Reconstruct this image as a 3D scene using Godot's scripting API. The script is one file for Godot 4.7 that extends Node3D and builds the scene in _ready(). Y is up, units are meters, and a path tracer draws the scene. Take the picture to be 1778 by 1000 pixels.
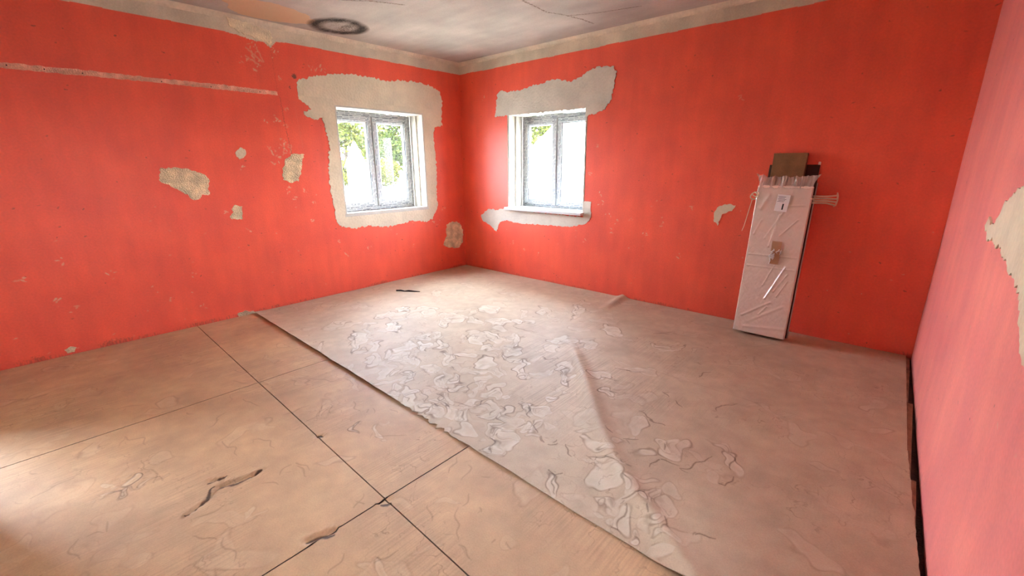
extends Node3D

const PATCH_A8 := [2.86, 2.828, 2.785, 2.825, 2.728, 2.817, 2.604, 2.803, 2.486, 2.785, 2.473, 2.727, 2.494, 2.656, 2.57, 2.679, 2.695, 2.706, 2.781, 2.724, 2.833, 2.762]
const BLOBS := [[1.553, 2.34, 0.129, 0.059, -2.468], [1.624, 2.783, 0.159, 0.037, 0.493], [1.787, 2.707, 0.12, 0.052, -2.211], [2.02, 2.863, 0.152, 0.061, 0.452], [2.287, 2.944, 0.11, 0.053, -2.341], [2.108, 2.712, 0.119, 0.046, -2.008], [1.992, 2.529, 0.111, 0.056, -2.088], [2.271, 2.683, 0.057, 0.029, 0.541], [2.32, 2.64, 0.085, 0.04, 0.575], [2.109, 2.428, 0.111, 0.05, -2.714], [2.21, 2.298, 0.116, 0.051, 0.653], [2.461, 2.444, 0.13, 0.059, 0.645], [1.978, 2.176, 0.094, 0.054, 0.591], [2.503, 2.657, 0.079, 0.055, 0.476], [2.732, 2.744, 0.1, 0.053, -2.689], [2.779, 2.643, 0.091, 0.044, -2.608], [2.515, 2.872, 0.106, 0.057, -2.349], [2.481, 2.808, 0.077, 0.035, -2.304], [2.592, 3.038, 0.108, 0.04, 0.484], [2.671, 2.983, 0.075, 0.044, 0.487], [2.785, 3.029, 0.067, 0.043, -2.953], [2.913, 3.064, 0.077, 0.04, -2.652], [3.006, 3.03, 0.076, 0.039, -3.063], [2.972, 2.891, 0.096, 0.053, 0.634], [3.077, 2.968, 0.062, 0.046, 0.517], [3.174, 2.929, 0.102, 0.051, 0.7], [3.3, 3.032, 0.076, 0.044, 0.686], [2.888, 2.753, 0.054, 0.041, 0.525], [3.091, 2.788, 0.068, 0.057, 1.062], [2.934, 2.568, 0.112, 0.045, -1.913], [2.739, 2.313, 0.108, 0.064, 0.743], [2.808, 2.492, 0.059, 0.046, 1.686], [2.926, 2.389, 0.08, 0.041, 3.128], [3.224, 2.569, 0.04, 0.036, 2.493], [3.119, 2.634, 0.084, 0.058, 2.773], [3.211, 2.756, 0.07, 0.045, 1.427], [2.353, 2.041, 0.131, 0.063, -2.756], [2.439, 1.921, 0.115, 0.073, 0.45], [2.55, 2.089, 0.104, 0.046, 2.601], [2.766, 2.025, 0.135, 0.05, 0.84], [2.581, 1.798, 0.07, 0.053, 0.827], [3.029, 2.2, 0.164, 0.052, 0.911], [3.109, 2.294, 0.074, 0.052, 1.145], [3.302, 2.795, 0.077, 0.056, 0.747], [3.37, 2.758, 0.101, 0.037, 0.825], [3.435, 2.789, 0.057, 0.054, 0.66], [3.423, 2.619, 0.053, 0.038, 0.897], [3.492, 2.583, 0.061, 0.047, 0.969], [3.538, 2.783, 0.05, 0.041, 1.457], [3.578, 2.706, 0.085, 0.036, 1.019], [3.521, 2.936, 0.114, 0.068, 0.811], [3.549, 3.039, 0.066, 0.041, 0.778], [3.425, 2.922, 0.06, 0.044, 0.748], [2.519, 2.318, 0.103, 0.042, 2.686], [1.795, 1.798, 0.113, 0.074, 0.606], [1.783, 1.924, 0.13, 0.058, 0.654], [2.293, 1.429, 0.108, 0.045, 0.85], [1.152, 2.232, 0.118, 0.061, -2.218], [1.944, 2.302, 0.091, 0.04, 0.602], [2.141, 2.831, 0.063, 0.041, 0.888], [2.919, 1.552, 0.12, 0.09, 1.07], [3.01, 1.525, 0.079, 0.059, 1.124], [3.166, 1.466, 0.077, 0.058, 1.216], [3.125, 1.041, 0.156, 0.083, -2.367], [3.26, 1.982, 0.119, 0.065, 0.999], [3.367, 2.113, 0.134, 0.031, 0.965], [3.66, 1.673, 0.088, 0.06, 2.564], [3.476, 2.407, 0.057, 0.044, 2.306], [3.708, 2.114, 0.06, 0.045, 2.141], [2.289, 0.99, 0.144, 0.046, 0.916], [2.551, 0.726, 0.176, 0.055, -2.143], [3.659, 1.113, 0.118, 0.054, -3.065], [4.035, 2.318, 0.095, 0.058, 1.278], [2.63, 1.802, 0.158, 0.046, 0.853], [2.745, 1.999, 0.124, 0.058, 0.838], [3.528, 1.901, 0.087, 0.042, 2.614], [4.257, 2.852, 0.071, 0.046, 1.279], [4.352, 2.856, 0.074, 0.042, 1.759], [4.22, 3.01, 0.065, 0.029, 2.645], [4.307, 3.034, 0.076, 0.047, 1.412], [4.433, 2.938, 0.056, 0.037, 1.409], [4.39, 3.094, 0.036, 0.027, 2.048], [4.126, 2.848, 0.103, 0.078, 2.137], [4.262, 2.415, 0.095, 0.068, 1.706], [4.563, 2.315, 0.099, 0.038, 1.377], [3.966, 2.652, 0.093, 0.049, 3.085], [3.979, 3.063, 0.088, 0.036, 1.15], [4.521, 2.991, 0.063, 0.027, 1.438], [1.028, 2.647, 0.148, 0.084, 1.401], [1.593, 2.747, 0.249, 0.043, 0.507], [1.52, 2.336, 0.146, 0.076, 0.482], [1.116, 1.936, 0.111, 0.054, 0.527], [2.362, 1.889, 0.127, 0.112, 0.536], [1.158, 2.17, 0.129, 0.066, -2.162], [1.666, 1.734, 0.112, 0.094, 2.877], [1.321, 1.76, 0.139, 0.103, 2.707], [1.833, 1.322, 0.143, 0.132, 0.37], [2.185, 1.535, 0.125, 0.118, 2.868], [1.998, 1.696, 0.092, 0.081, 0.397]]
const STROKES := [[1.569, 2.809, 1.47, 2.711, 1.427, 2.627], [2.868, 2.982, 2.793, 2.918, 2.723, 2.896], [2.927, 2.93, 2.866, 2.854, 2.826, 2.861], [2.866, 2.854, 2.993, 2.947, 3.043, 2.951], [2.927, 3.004, 2.978, 2.996, 3, 2.965], [2.996, 2.713, 2.902, 2.596, 2.902, 2.536], [3.159, 2.826, 3.144, 2.716, 3.153, 2.683], [3.009, 2.833, 3.068, 2.833, 3.138, 2.845], [2.354, 1.543, 2.519, 1.559, 2.652, 1.545], [3.007, 1.933, 3.06, 1.962, 3.101, 1.908], [3.686, 2.773, 3.724, 2.795, 3.72, 2.762], [3.393, 2.598, 3.471, 2.647, 3.51, 2.68], [3.619, 2.792, 3.568, 2.736, 3.572, 2.67], [3.521, 2.818, 3.543, 2.748], [2.916, 2.087, 3.03, 2.166, 3.086, 2.25], [2.863, 2.17, 2.871, 2.126], [2.575, 2.526, 2.602, 2.503, 2.686, 2.532], [2.338, 1.816, 2.46, 1.903, 2.514, 1.902], [2.277, 2.061, 2.208, 1.978], [3.293, 2.825, 3.29, 2.782, 3.292, 2.757], [3.47, 2.981, 3.559, 3.048, 3.573, 3.087], [3.284, 2.693, 3.351, 2.752], [2.715, 3.038, 2.754, 3.03, 2.793, 3.047], [2.122, 2.501, 2.063, 2.425, 2.148, 2.394], [1.86, 2.849, 1.833, 2.792, 1.786, 2.75], [2.324, 2.408, 2.394, 2.387, 2.489, 2.42], [2.424, 2.793, 2.428, 2.756], [3.004, 1.934, 3.041, 1.958, 3.153, 1.879], [3.574, 1.728, 3.661, 1.729, 3.751, 1.632], [3.488, 2.025, 3.558, 1.928, 3.673, 1.882], [3.542, 1.925, 3.575, 1.932], [3.403, 2.185, 3.401, 2.118], [3.988, 1.839, 4.043, 1.883], [4.095, 1.897, 4.153, 1.959], [3.978, 2.179, 4.066, 2.243, 4.162, 2.243], [4.34, 1.85, 4.336, 1.772, 4.416, 1.688], [4.073, 1.463, 4.139, 1.333], [3.599, 1.116, 3.732, 1.145], [3.428, 2.419, 3.496, 2.375], [3.939, 2.473, 3.978, 2.484], [3.696, 2.093, 3.744, 2.036], [2.453, 0.612, 2.565, 0.714, 2.572, 0.822], [3.477, 0.881, 3.613, 0.707], [2.986, 1.696, 3.019, 1.692], [3.386, 2.601, 3.45, 2.626], [3.682, 2.764, 3.737, 2.786, 3.778, 2.772], [3.735, 2.799, 3.748, 2.765], [3.827, 2.752, 3.896, 2.799, 3.92, 2.819], [3.91, 3.001, 3.908, 2.966, 3.97, 3.036, 4.028, 3.086], [4.265, 2.939, 4.307, 2.895, 4.314, 2.834], [4.283, 2.955, 4.328, 3.016, 4.352, 3.102], [4.398, 2.954, 4.392, 2.903], [4.126, 2.699, 4.144, 2.693], [4.151, 2.686, 4.176, 2.674], [3.97, 2.174, 4.068, 2.252, 4.163, 2.233], [4.218, 2.41, 4.261, 2.437], [4.246, 2.631, 4.278, 2.546, 4.361, 2.512], [4.372, 2.54, 4.425, 2.455, 4.437, 2.325], [4.511, 2.261, 4.574, 2.382], [4.562, 2.517, 4.593, 2.42], [4.551, 2.509, 4.582, 2.499], [4.606, 2.935, 4.661, 2.88], [3.971, 2.754, 4.053, 2.723, 4.126, 2.756], [4.048, 2.513, 4.079, 2.44], [3.925, 2.503, 3.967, 2.491], [4.469, 2.906, 4.505, 2.954]]
const BOARD_STROKES := [[1.166, 4.72, 1.157, 4.626, 1.203, 4.543], [1.459, 4.342, 1.45, 4.219], [1.778, 3.818, 1.835, 3.672], [1.899, 3.759, 2.085, 3.709], [2.094, 4.024, 2.072, 3.948, 1.993, 3.896], [2.335, 3.659, 2.279, 3.519], [2.332, 4.008, 2.427, 4.022, 2.546, 3.994], [2.458, 3.898, 2.537, 3.828, 2.626, 3.848], [1.854, 4.359, 2.044, 4.294], [2.128, 4.768, 2.095, 4.677, 2.114, 4.583], [2.199, 4.343, 2.468, 4.325, 2.439, 4.298], [3.113, 4.211, 3.18, 4.241, 3.274, 4.24], [3.011, 4.319, 3.087, 4.233], [2.895, 3.898, 2.852, 3.828, 2.956, 3.792], [2.66, 4.646, 2.8, 4.641], [2.628, 4.542, 2.683, 4.514], [2.674, 4.606, 2.687, 4.549], [1.893, 4.724, 1.928, 4.706], [1.551, 3.26, 1.656, 3.136], [1.577, 3.742, 1.701, 3.661], [1.82, 4.068, 1.876, 4.039], [2.876, 3.991, 2.955, 3.972], [2.882, 4.279, 2.889, 4.145], [1.925, 3.367, 2.147, 3.197], [2.493, 3.283, 2.63, 3.352], [2.69, 3.299, 2.664, 3.267, 2.724, 3.287], [2.766, 3.197, 2.823, 3.218], [2.508, 3.596, 2.383, 3.418], [2.411, 3.432, 2.525, 3.443], [2.932, 3.384, 3.092, 3.304], [3.287, 3.353, 3.346, 3.353], [3.716, 3.441, 3.694, 3.363], [3.784, 3.419, 3.812, 3.431], [3.833, 3.597, 3.711, 3.465], [3.654, 3.248, 3.689, 3.217], [3.689, 3.592, 3.628, 3.518], [3.516, 3.324, 3.436, 3.223], [3.52, 3.249, 3.606, 3.312], [3.336, 3.756, 3.378, 3.757, 3.314, 3.696], [2.888, 3.851, 2.986, 3.812], [3.986, 3.493, 3.977, 3.47], [3.709, 3.867, 3.699, 3.776], [3.619, 4.001, 3.564, 3.924], [3.879, 3.587, 3.971, 3.609], [4.013, 3.454, 4.05, 3.452]]
const PATCH_WINDOW_1 := [2.288, 2.306, 2.249, 2.377, 2.089, 2.431, 1.856, 2.484, 1.634, 2.501, 1.353, 2.506, 1.182, 2.483, 1.03, 2.521, 0.77, 2.532, 0.54, 2.518, 0.379, 2.465, 0.327, 2.347, 0.361, 2.124, 0.347, 2.028, 0.48, 1.991, 0.519, 1.856, 0.489, 1.554, 0.51, 1.086, 0.499, 0.94, 0.614, 0.772, 0.717, 0.741, 0.957, 0.78, 1.098, 0.755, 1.348, 0.735, 1.609, 0.777, 1.806, 0.763, 1.986, 0.816, 2.026, 0.902, 2.031, 1.036, 2.055, 1.298, 2.037, 1.552, 2, 1.74, 2.029, 1.892, 2.047, 2.011, 2.127, 1.988, 2.236, 2.016, 2.243, 2.056, 2.164, 2.091, 2.219, 2.144, 2.287, 2.183]
const PATCH_A1 := [3.604, 1.428, 3.585, 1.487, 3.495, 1.496, 3.367, 1.479, 3.262, 1.431, 3.223, 1.382, 3.246, 1.33, 3.249, 1.249, 3.306, 1.247, 3.341, 1.206, 3.393, 1.199, 3.428, 1.253, 3.494, 1.308, 3.563, 1.352, 3.609, 1.373]
const PATCH_A2 := [2.968, 1.627, 2.953, 1.66, 2.919, 1.682, 2.88, 1.666, 2.876, 1.623, 2.903, 1.584, 2.941, 1.573, 2.968, 1.595]
const PATCH_A3 := [3.096, 1.102, 3.051, 1.133, 2.991, 1.117, 3.005, 0.992, 3.103, 0.995, 3.114, 1.024, 3.078, 1.061]
const PATCH_A4 := [2.495, 1.581, 2.41, 1.629, 2.301, 1.624, 2.335, 1.552, 2.364, 1.432, 2.4, 1.347, 2.482, 1.326, 2.555, 1.364, 2.552, 1.464]
const PATCH_A5 := [0.357, 0.664, 0.244, 0.704, 0.099, 0.664, 0.035, 0.544, 0.056, 0.37, 0.13, 0.291, 0.322, 0.318, 0.44, 0.378, 0.367, 0.496]
const PATCH_A6 := [3.203, 0.029, 3.129, 0.048, 3.05, 0.022, 3.022, -0.018, 3.112, -0.02, 3.199, -0.016]
const PATCH_A7 := [4.485, 0.047, 4.447, 0.065, 4.412, 0.049, 4.43, 0.013, 4.481, 0.015]
const FLECKS := [2.653, 2.649, 2.674, 2.61, 2.647, 2.585, 2.689, 2.543, 2.736, 2.505, 2.675, 2.499, 2.762, 2.466, 2.629, 2.465, 2.674, 2.407, 2.459, 2.595, 2.453, 2.564, 2.44, 2.38, 2.438, 2.069, 2.549, 1.972, 2.521, 1.968, 2.642, 1.938, 2.446, 1.928, 2.537, 1.736, 2.507, 1.783, 2.457, 1.727, 2.484, 1.657, 2.593, 1.54, 2.619, 1.643, 2.636, 1.677, 2.572, 1.61, 2.513, 1.236, 2.487, 1.162, 2.496, 1.314, 4.344, 0.783, 3.489, 0.496, 4.575, 0.67, 4.357, 0.381, 4.089, 0.65, 4.44, 0.475, 3.704, 0.303, 3.492, 0.194, 2.11, 2.507, 2.063, 2.491, 2.025, 2.535, 1.984, 2.513, 2.008, 2.055, 1.98, 2.015, 1.954, 1.957, 1.988, 1.678, 2.008, 0.626, 1.952, 0.478, 1.638, 0.504, 0.395, 0.917, 0.362, 0.581, 0.565, 0.735, 0.493, 0.711, 2.944, 1.486, 3.142, 1.072, 2.976, 0.872, 4.011, 0.02, 2.316, 0.928, 2.338, 1.247, 2.259, 1.116]
const PATCH_B_TOP := [0.682, 2.116, 0.72, 2.382, 0.773, 2.432, 0.894, 2.399, 1.137, 2.401, 1.277, 2.425, 1.499, 2.432, 1.542, 2.459, 1.751, 2.446, 1.872, 2.408, 2.026, 2.443, 2.113, 2.496, 2.243, 2.514, 2.418, 2.49, 2.462, 2.434, 2.437, 2.297, 2.417, 2.174, 2.338, 2.076, 2.231, 2.043, 2.105, 2.016, 2.097, 2.111, 0.91, 2.117]
const PATCH_B_BOTTOM := [0.36, 0.783, 0.517, 0.901, 0.676, 0.886, 0.766, 0.915, 0.949, 0.91, 2.116, 0.891, 2.108, 1.074, 2.211, 1.079, 2.22, 0.892, 2.16, 0.819, 1.93, 0.758, 1.48, 0.749, 1.135, 0.737, 0.872, 0.755, 0.74, 0.729, 0.67, 0.584, 0.534, 0.672, 0.394, 0.719]
const PATCH_B1 := [3.604, 1.035, 3.625, 1.092, 3.71, 1.129, 3.793, 1.117, 3.758, 1.072, 3.685, 1.029, 3.664, 0.984, 3.655, 0.922, 3.614, 0.952]
const FLECKS_B := [2.44, 0.947, 2.358, 1.073, 2.314, 1.182, 2.555, 0.87, 2.911, 0.773, 3.096, 0.882, 2.187, 1.405, 2.25, 1.689, 1.186, 0.412, 0.977, 0.468, 0.522, 0.248, 2.488, 0.766, 3.378, 1.078, 3.307, 0.599, 3.712, 2.063, 2.73, 0.915, 2.144, 0.63, 1.437, 0.364, 0.473, 2.37]

const CEIL := 2.86
const BAND := 2.71

# ---------------------------------------------------------------- helpers
func numbered(called: String, parent: Node) -> String:
	if not parent.has_node(called):
		return called
	var k := 1
	while parent.has_node("%s_%03d" % [called, k]):
		k += 1
	return "%s_%03d" % [called, k]

func tool() -> SurfaceTool:
	var st := SurfaceTool.new()
	st.begin(Mesh.PRIMITIVE_TRIANGLES)
	return st

func build(st: SurfaceTool, called: String, m: Material, parent: Node = self) -> MeshInstance3D:
	var o := MeshInstance3D.new()
	o.mesh = st.commit()
	o.material_override = m
	o.name = numbered(called, parent)
	parent.add_child(o, true)
	return o

func base(called: String, at := Vector3.ZERO, parent: Node = self) -> Node3D:
	var o := Node3D.new()
	o.name = numbered(called, parent)
	parent.add_child(o, true)
	o.position = at
	return o

func tag(o: Node, label: String, category := "", group := "") -> void:
	o.set_meta("label", label)
	if category != "":
		o.set_meta("category", category)
	if group != "":
		o.set_meta("group", group)

func struct(o: Node, label := "", category := "") -> Node:
	o.set_meta("kind", "structure")
	if label != "":
		tag(o, label, category)
	return o

func quad(st: SurfaceTool, a: Vector3, b: Vector3, c: Vector3, d: Vector3, out: Vector3, uv := [Vector2.ZERO, Vector2(1, 0), Vector2.ONE, Vector2(0, 1)]) -> void:
	var n := (b - a).cross(c - a)
	if n.length() < 1e-14:
		n = (c - a).cross(d - a)
	n = n.normalized()
	var order := [0, 2, 1, 0, 3, 2]
	if n.dot(out) < 0.0:
		n = -n
		order = [0, 1, 2, 0, 2, 3]
	var p := [a, b, c, d]
	for i in order:
		st.set_normal(n)
		if uv.size() == 4:
			st.set_uv(uv[i])
		st.add_vertex(p[i])

func tri(st: SurfaceTool, a: Vector3, b: Vector3, c: Vector3, out: Vector3) -> void:
	var n := (b - a).cross(c - a).normalized()
	var p := [a, c, b]
	if n.dot(out) < 0.0:
		n = -n
		p = [a, b, c]
	for v in p:
		st.set_normal(n)
		st.set_uv(Vector2(v.x, v.y))
		st.add_vertex(v)

func box(st: SurfaceTool, lo: Vector3, hi: Vector3, bevel := 0.002, t := Transform3D.IDENTITY) -> void:
	var c := (lo + hi) / 2.0
	var h := (hi - lo) / 2.0
	var e: float = minf(bevel, minf(h.x, minf(h.y, h.z)) * 0.9)
	var f := func(s: Vector3, ax: int) -> Vector3:
		var v := Vector3.ZERO
		for k in 3:
			v[k] = s[k] * (h[k] if k == ax else h[k] - e)
		return t * (c + v)
	for ax in 3:
		var a1 := (ax + 1) % 3
		var a2 := (ax + 2) % 3
		for s in [-1.0, 1.0]:
			var cor := []
			var uvs := []
			for q in [[-1.0, -1.0], [1.0, -1.0], [1.0, 1.0], [-1.0, 1.0]]:
				var sv := Vector3.ZERO
				sv[ax] = s; sv[a1] = q[0]; sv[a2] = q[1]
				cor.append(f.call(sv, ax))
				uvs.append(Vector2(q[0] * h[a1], q[1] * h[a2]))
			var on := Vector3.ZERO
			on[ax] = s
			quad(st, cor[0], cor[1], cor[2], cor[3], t.basis * on, uvs)
		for q in [[-1.0, -1.0], [1.0, -1.0], [1.0, 1.0], [-1.0, 1.0]]:
			var v0 := Vector3.ZERO
			v0[ax] = -1.0; v0[a1] = q[0]; v0[a2] = q[1]
			var v1 := v0
			v1[ax] = 1.0
			var on2 := Vector3.ZERO
			on2[a1] = q[0]; on2[a2] = q[1]
			quad(st, f.call(v0, a1), f.call(v1, a1), f.call(v1, a2), f.call(v0, a2), t.basis * on2, [Vector2.ZERO, Vector2(1, 0), Vector2.ONE, Vector2(0, 1)])
	for sx in [-1.0, 1.0]:
		for sy in [-1.0, 1.0]:
			for sz in [-1.0, 1.0]:
				var s3 := Vector3(sx, sy, sz)
				tri(st, f.call(s3, 0), f.call(s3, 1), f.call(s3, 2), t.basis * s3)

func tube(st: SurfaceTool, pts: Array, radii: Array, sides := 8) -> void:
	var rings := []
	var n := pts.size()
	var side := Vector3.ZERO
	for i in n:
		var d: Vector3 = (pts[mini(i + 1, n - 1)] - pts[maxi(i - 1, 0)]).normalized()
		if side == Vector3.ZERO:
			side = d.cross(Vector3.UP if absf(d.y) < 0.9 else Vector3.RIGHT).normalized()
		side = (side - d * side.dot(d)).normalized()
		var up := d.cross(side)
		var ring := []
		for k in sides + 1:
			var a := TAU * k / sides
			ring.append(side * cos(a) + up * sin(a))
		rings.append(ring)
	for i in n - 1:
		for k in sides:
			var q := [[i, k], [i + 1, k], [i + 1, k + 1], [i, k + 1]]
			for j in [0, 1, 2, 0, 2, 3]:
				var ii: int = q[j][0]
				var dir: Vector3 = rings[ii][q[j][1]]
				st.set_normal(dir)
				st.set_uv(Vector2(float(q[j][1]) / sides, float(ii)))
				st.add_vertex(pts[ii] + dir * radii[mini(ii, radii.size() - 1)])
	for e in [0, n - 1]:
		var o: Vector3 = pts[e]
		var outd: Vector3 = (pts[0] - pts[1]) if e == 0 else (pts[n - 1] - pts[n - 2])
		for k in sides:
			tri(st, o, o + rings[e][k] * radii[mini(e, radii.size() - 1)], o + rings[e][k + 1] * radii[mini(e, radii.size() - 1)], outd)

func noise_of(sd: int, freq: float, octaves := 4) -> FastNoiseLite:
	var n := FastNoiseLite.new()
	n.noise_type = FastNoiseLite.TYPE_SIMPLEX_SMOOTH
	n.seed = sd
	n.frequency = freq
	n.fractal_octaves = octaves
	return n

# a picture of noise as bytes, stretched sx by sy
func grain(w: int, h: int, sd: int, freq: float, octaves := 4, sx := 1, sy := 1) -> PackedByteArray:
	var im := noise_of(sd, freq, octaves).get_image(maxi(8, w / sx), maxi(8, h / sy), false, false, true)
	if sx != 1 or sy != 1:
		im.resize(w, h, Image.INTERPOLATE_CUBIC)
	if im.get_format() != Image.FORMAT_L8:
		im.convert(Image.FORMAT_L8)
	return im.get_data()

func rgb_texture(w: int, h: int, data: PackedByteArray) -> ImageTexture:
	var im := Image.create_from_data(w, h, false, Image.FORMAT_RGB8, data)
	return ImageTexture.create_from_image(im)

func grey_texture(w: int, h: int, data: PackedByteArray) -> ImageTexture:
	var im := Image.create_from_data(w, h, false, Image.FORMAT_L8, data)
	return ImageTexture.create_from_image(im)

func plain(c: Color, rough := 0.9, spec := 0.4) -> StandardMaterial3D:
	var m := StandardMaterial3D.new()
	m.albedo_color = c
	m.roughness = rough
	m.metallic_specular = spec
	return m

# plain colour with fine grain and blotches, mapped by place
func grained(c: Color, spread: float, sd: int, scale := 1.0, bump := 0.3, rough := 0.92) -> StandardMaterial3D:
	var w := 256
	var a := grain(w, w, sd, 0.012, 5)
	var b := grain(w, w, sd + 1, 0.12, 3)
	var d := PackedByteArray()
	d.resize(w * w * 3)
	for i in w * w:
		var k := 1.0 + spread * ((a[i] / 255.0 - 0.5) * 1.2 + (b[i] / 255.0 - 0.5) * 0.6)
		d[i * 3] = clampi(int(c.r * 255.0 * k), 0, 255)
		d[i * 3 + 1] = clampi(int(c.g * 255.0 * k), 0, 255)
		d[i * 3 + 2] = clampi(int(c.b * 255.0 * k), 0, 255)
	var m := plain(Color.WHITE, rough)
	m.albedo_texture = rgb_texture(w, w, d)
	m.uv1_triplanar = true
	m.uv1_world_triplanar = true
	m.uv1_scale = Vector3.ONE * scale
	if bump > 0.0:
		m.heightmap_enabled = true
		m.heightmap_scale = bump
		m.heightmap_texture = grey_texture(w, w, b)
	return m

# painted wall: red paint, a whitewashed band above BAND, chips of bare plaster, scratches
func wall_paint(L: float, H: float, w: int, h: int, sd: int, paint: Color, flecks: Array, scratches: Array, dips: Array, random_chips: int) -> StandardMaterial3D:
	var blot := grain(w, h, sd, 0.008, 4)
	var fine := grain(w, h, sd + 1, 0.25, 2)
	var roll := grain(w, h, sd + 2, 0.03, 3, 1, 6)
	var chip := PackedByteArray(); chip.resize(w * h)
	var dark := PackedByteArray(); dark.resize(w * h)
	var rng := RandomNumberGenerator.new(); rng.seed = sd * 7 + 3
	var stamp := func(into: PackedByteArray, u: float, v: float, a: float, b: float, ang: float, strength: float) -> PackedByteArray:
		var cx := u / L * w
		var cy := (1.0 - v / H) * h
		var pa := a / L * w
		var pb := b / L * w
		var r := int(maxf(pa, pb) * 1.4) + 2
		for y in range(maxi(0, int(cy) - r), mini(h, int(cy) + r + 1)):
			for x in range(maxi(0, int(cx) - r), mini(w, int(cx) + r + 1)):
				var dx := x - cx
				var dy := y - cy
				var p := (dx * cos(ang) + dy * sin(ang)) / pa
				var q := (-dx * sin(ang) + dy * cos(ang)) / pb
				var e := p * p + q * q + (fine[y * w + x] / 255.0 - 0.5) * 1.4
				if e < 1.0:
					into[y * w + x] = maxi(into[y * w + x], int(255.0 * strength * clampf((1.0 - e) * 3.0, 0.0, 1.0)))
		return into
	for k in range(0, flecks.size(), 2):
		for j in 3:
			chip = stamp.call(chip, flecks[k] + rng.randfn(0, 0.018), flecks[k + 1] + rng.randfn(0, 0.018), rng.randf_range(0.008, 0.024), rng.randf_range(0.004, 0.009), rng.randf_range(-1.3, 1.3), rng.randf_range(0.35, 0.9))
	for k in random_chips:
		chip = stamp.call(chip, rng.randf() * L, rng.randf() * 1.2, rng.randf_range(0.005, 0.014), rng.randf_range(0.003, 0.006), rng.randf_range(-0.6, 0.6), rng.randf_range(0.2, 0.7))
	for k in random_chips * 2:
		dark = stamp.call(dark, rng.randf() * L, rng.randf() * 2.6, rng.randf_range(0.004, 0.014), rng.randf_range(0.003, 0.006), rng.randf_range(-0.8, 0.8), rng.randf_range(0.25, 0.6))
	for s in scratches:
		var n := int(Vector2(s[0], s[1]).distance_to(Vector2(s[2], s[3])) / 0.008)
		for j in n + 1:
			var f := float(j) / maxi(1, n)
			var uu := lerpf(s[0], s[2], f) + rng.randfn(0, 0.003)
			var vv := lerpf(s[1], s[3], f)
			if s[4] > 0.0:
				dark = stamp.call(dark, uu, vv, s[5], s[5], 0.0, s[4])
			else:
				chip = stamp.call(chip, uu, vv, s[5], s[5], 0.0, -s[4])
	var col := PackedByteArray(); col.resize(w * h * 3)
	var hgt := PackedByteArray(); hgt.resize(w * h)
	var pl := Color(0.80, 0.73, 0.63)
	for y in h:
		var v := (1.0 - (y + 0.5) / h) * H
		for x in w:
			var i := y * w + x
			var u := (x + 0.5) / w * L
			var b1 := blot[i] / 255.0 - 0.5
			var f1 := fine[i] / 255.0 - 0.5
			var r1 := roll[i] / 255.0 - 0.5
			var edge := BAND + b1 * 0.012
			for d in dips:
				if absf(u - d[0]) < d[1]:
					edge -= d[2] * (1.0 - absf(u - d[0]) / d[1]) * (1.0 + b1 + f1 * 0.6)
			var k := 1.0 + 0.07 * b1 + 0.06 * f1 + 0.05 * r1
			var c := chip[i] / 255.0
			var q := dark[i] / 255.0
			var r := paint.r * k
			var g := paint.g * (k + 0.05 * b1)
			var bl := paint.b * (k - 0.03 * b1)
			var hh := 128.0 + 26.0 * b1 + 18.0 * f1 + 24.0 * r1
			if v > edge:
				var kk := 1.0 + 0.22 * b1 + 0.08 * f1 + 0.06 * r1
				r = pl.r * kk; g = pl.g * kk; bl = pl.b * kk
				hh += 22.0
			else:
				r = lerpf(r, 0.86, c * 0.85); g = lerpf(g, 0.70, c * 0.85); bl = lerpf(bl, 0.58, c * 0.85)
				hh -= 50.0 * c
			# grime rubbed into the foot of the wall, broken up
			if v < 0.10:
				q = maxf(q, 0.5 * clampf((b1 + 0.5 * r1 + 0.9 * f1 + 0.36 - v * 16.0) * 2.0, 0.0, 1.0))
			r = lerpf(r, 0.34, q * 0.8); g = lerpf(g, 0.19, q * 0.8); bl = lerpf(bl, 0.12, q * 0.8)
			hh -= 40.0 * q
			col[i * 3] = clampi(int(r * 255.0), 0, 255)
			col[i * 3 + 1] = clampi(int(g * 255.0), 0, 255)
			col[i * 3 + 2] = clampi(int(bl * 255.0), 0, 255)
			hgt[i] = clampi(int(hh), 0, 255)
	var m := plain(Color.WHITE, 0.48, 0.5)
	m.albedo_texture = rgb_texture(w, h, col)
	m.heightmap_enabled = true
	m.heightmap_scale = 0.5
	m.heightmap_texture = grey_texture(w, h, hgt)
	return m

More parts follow.
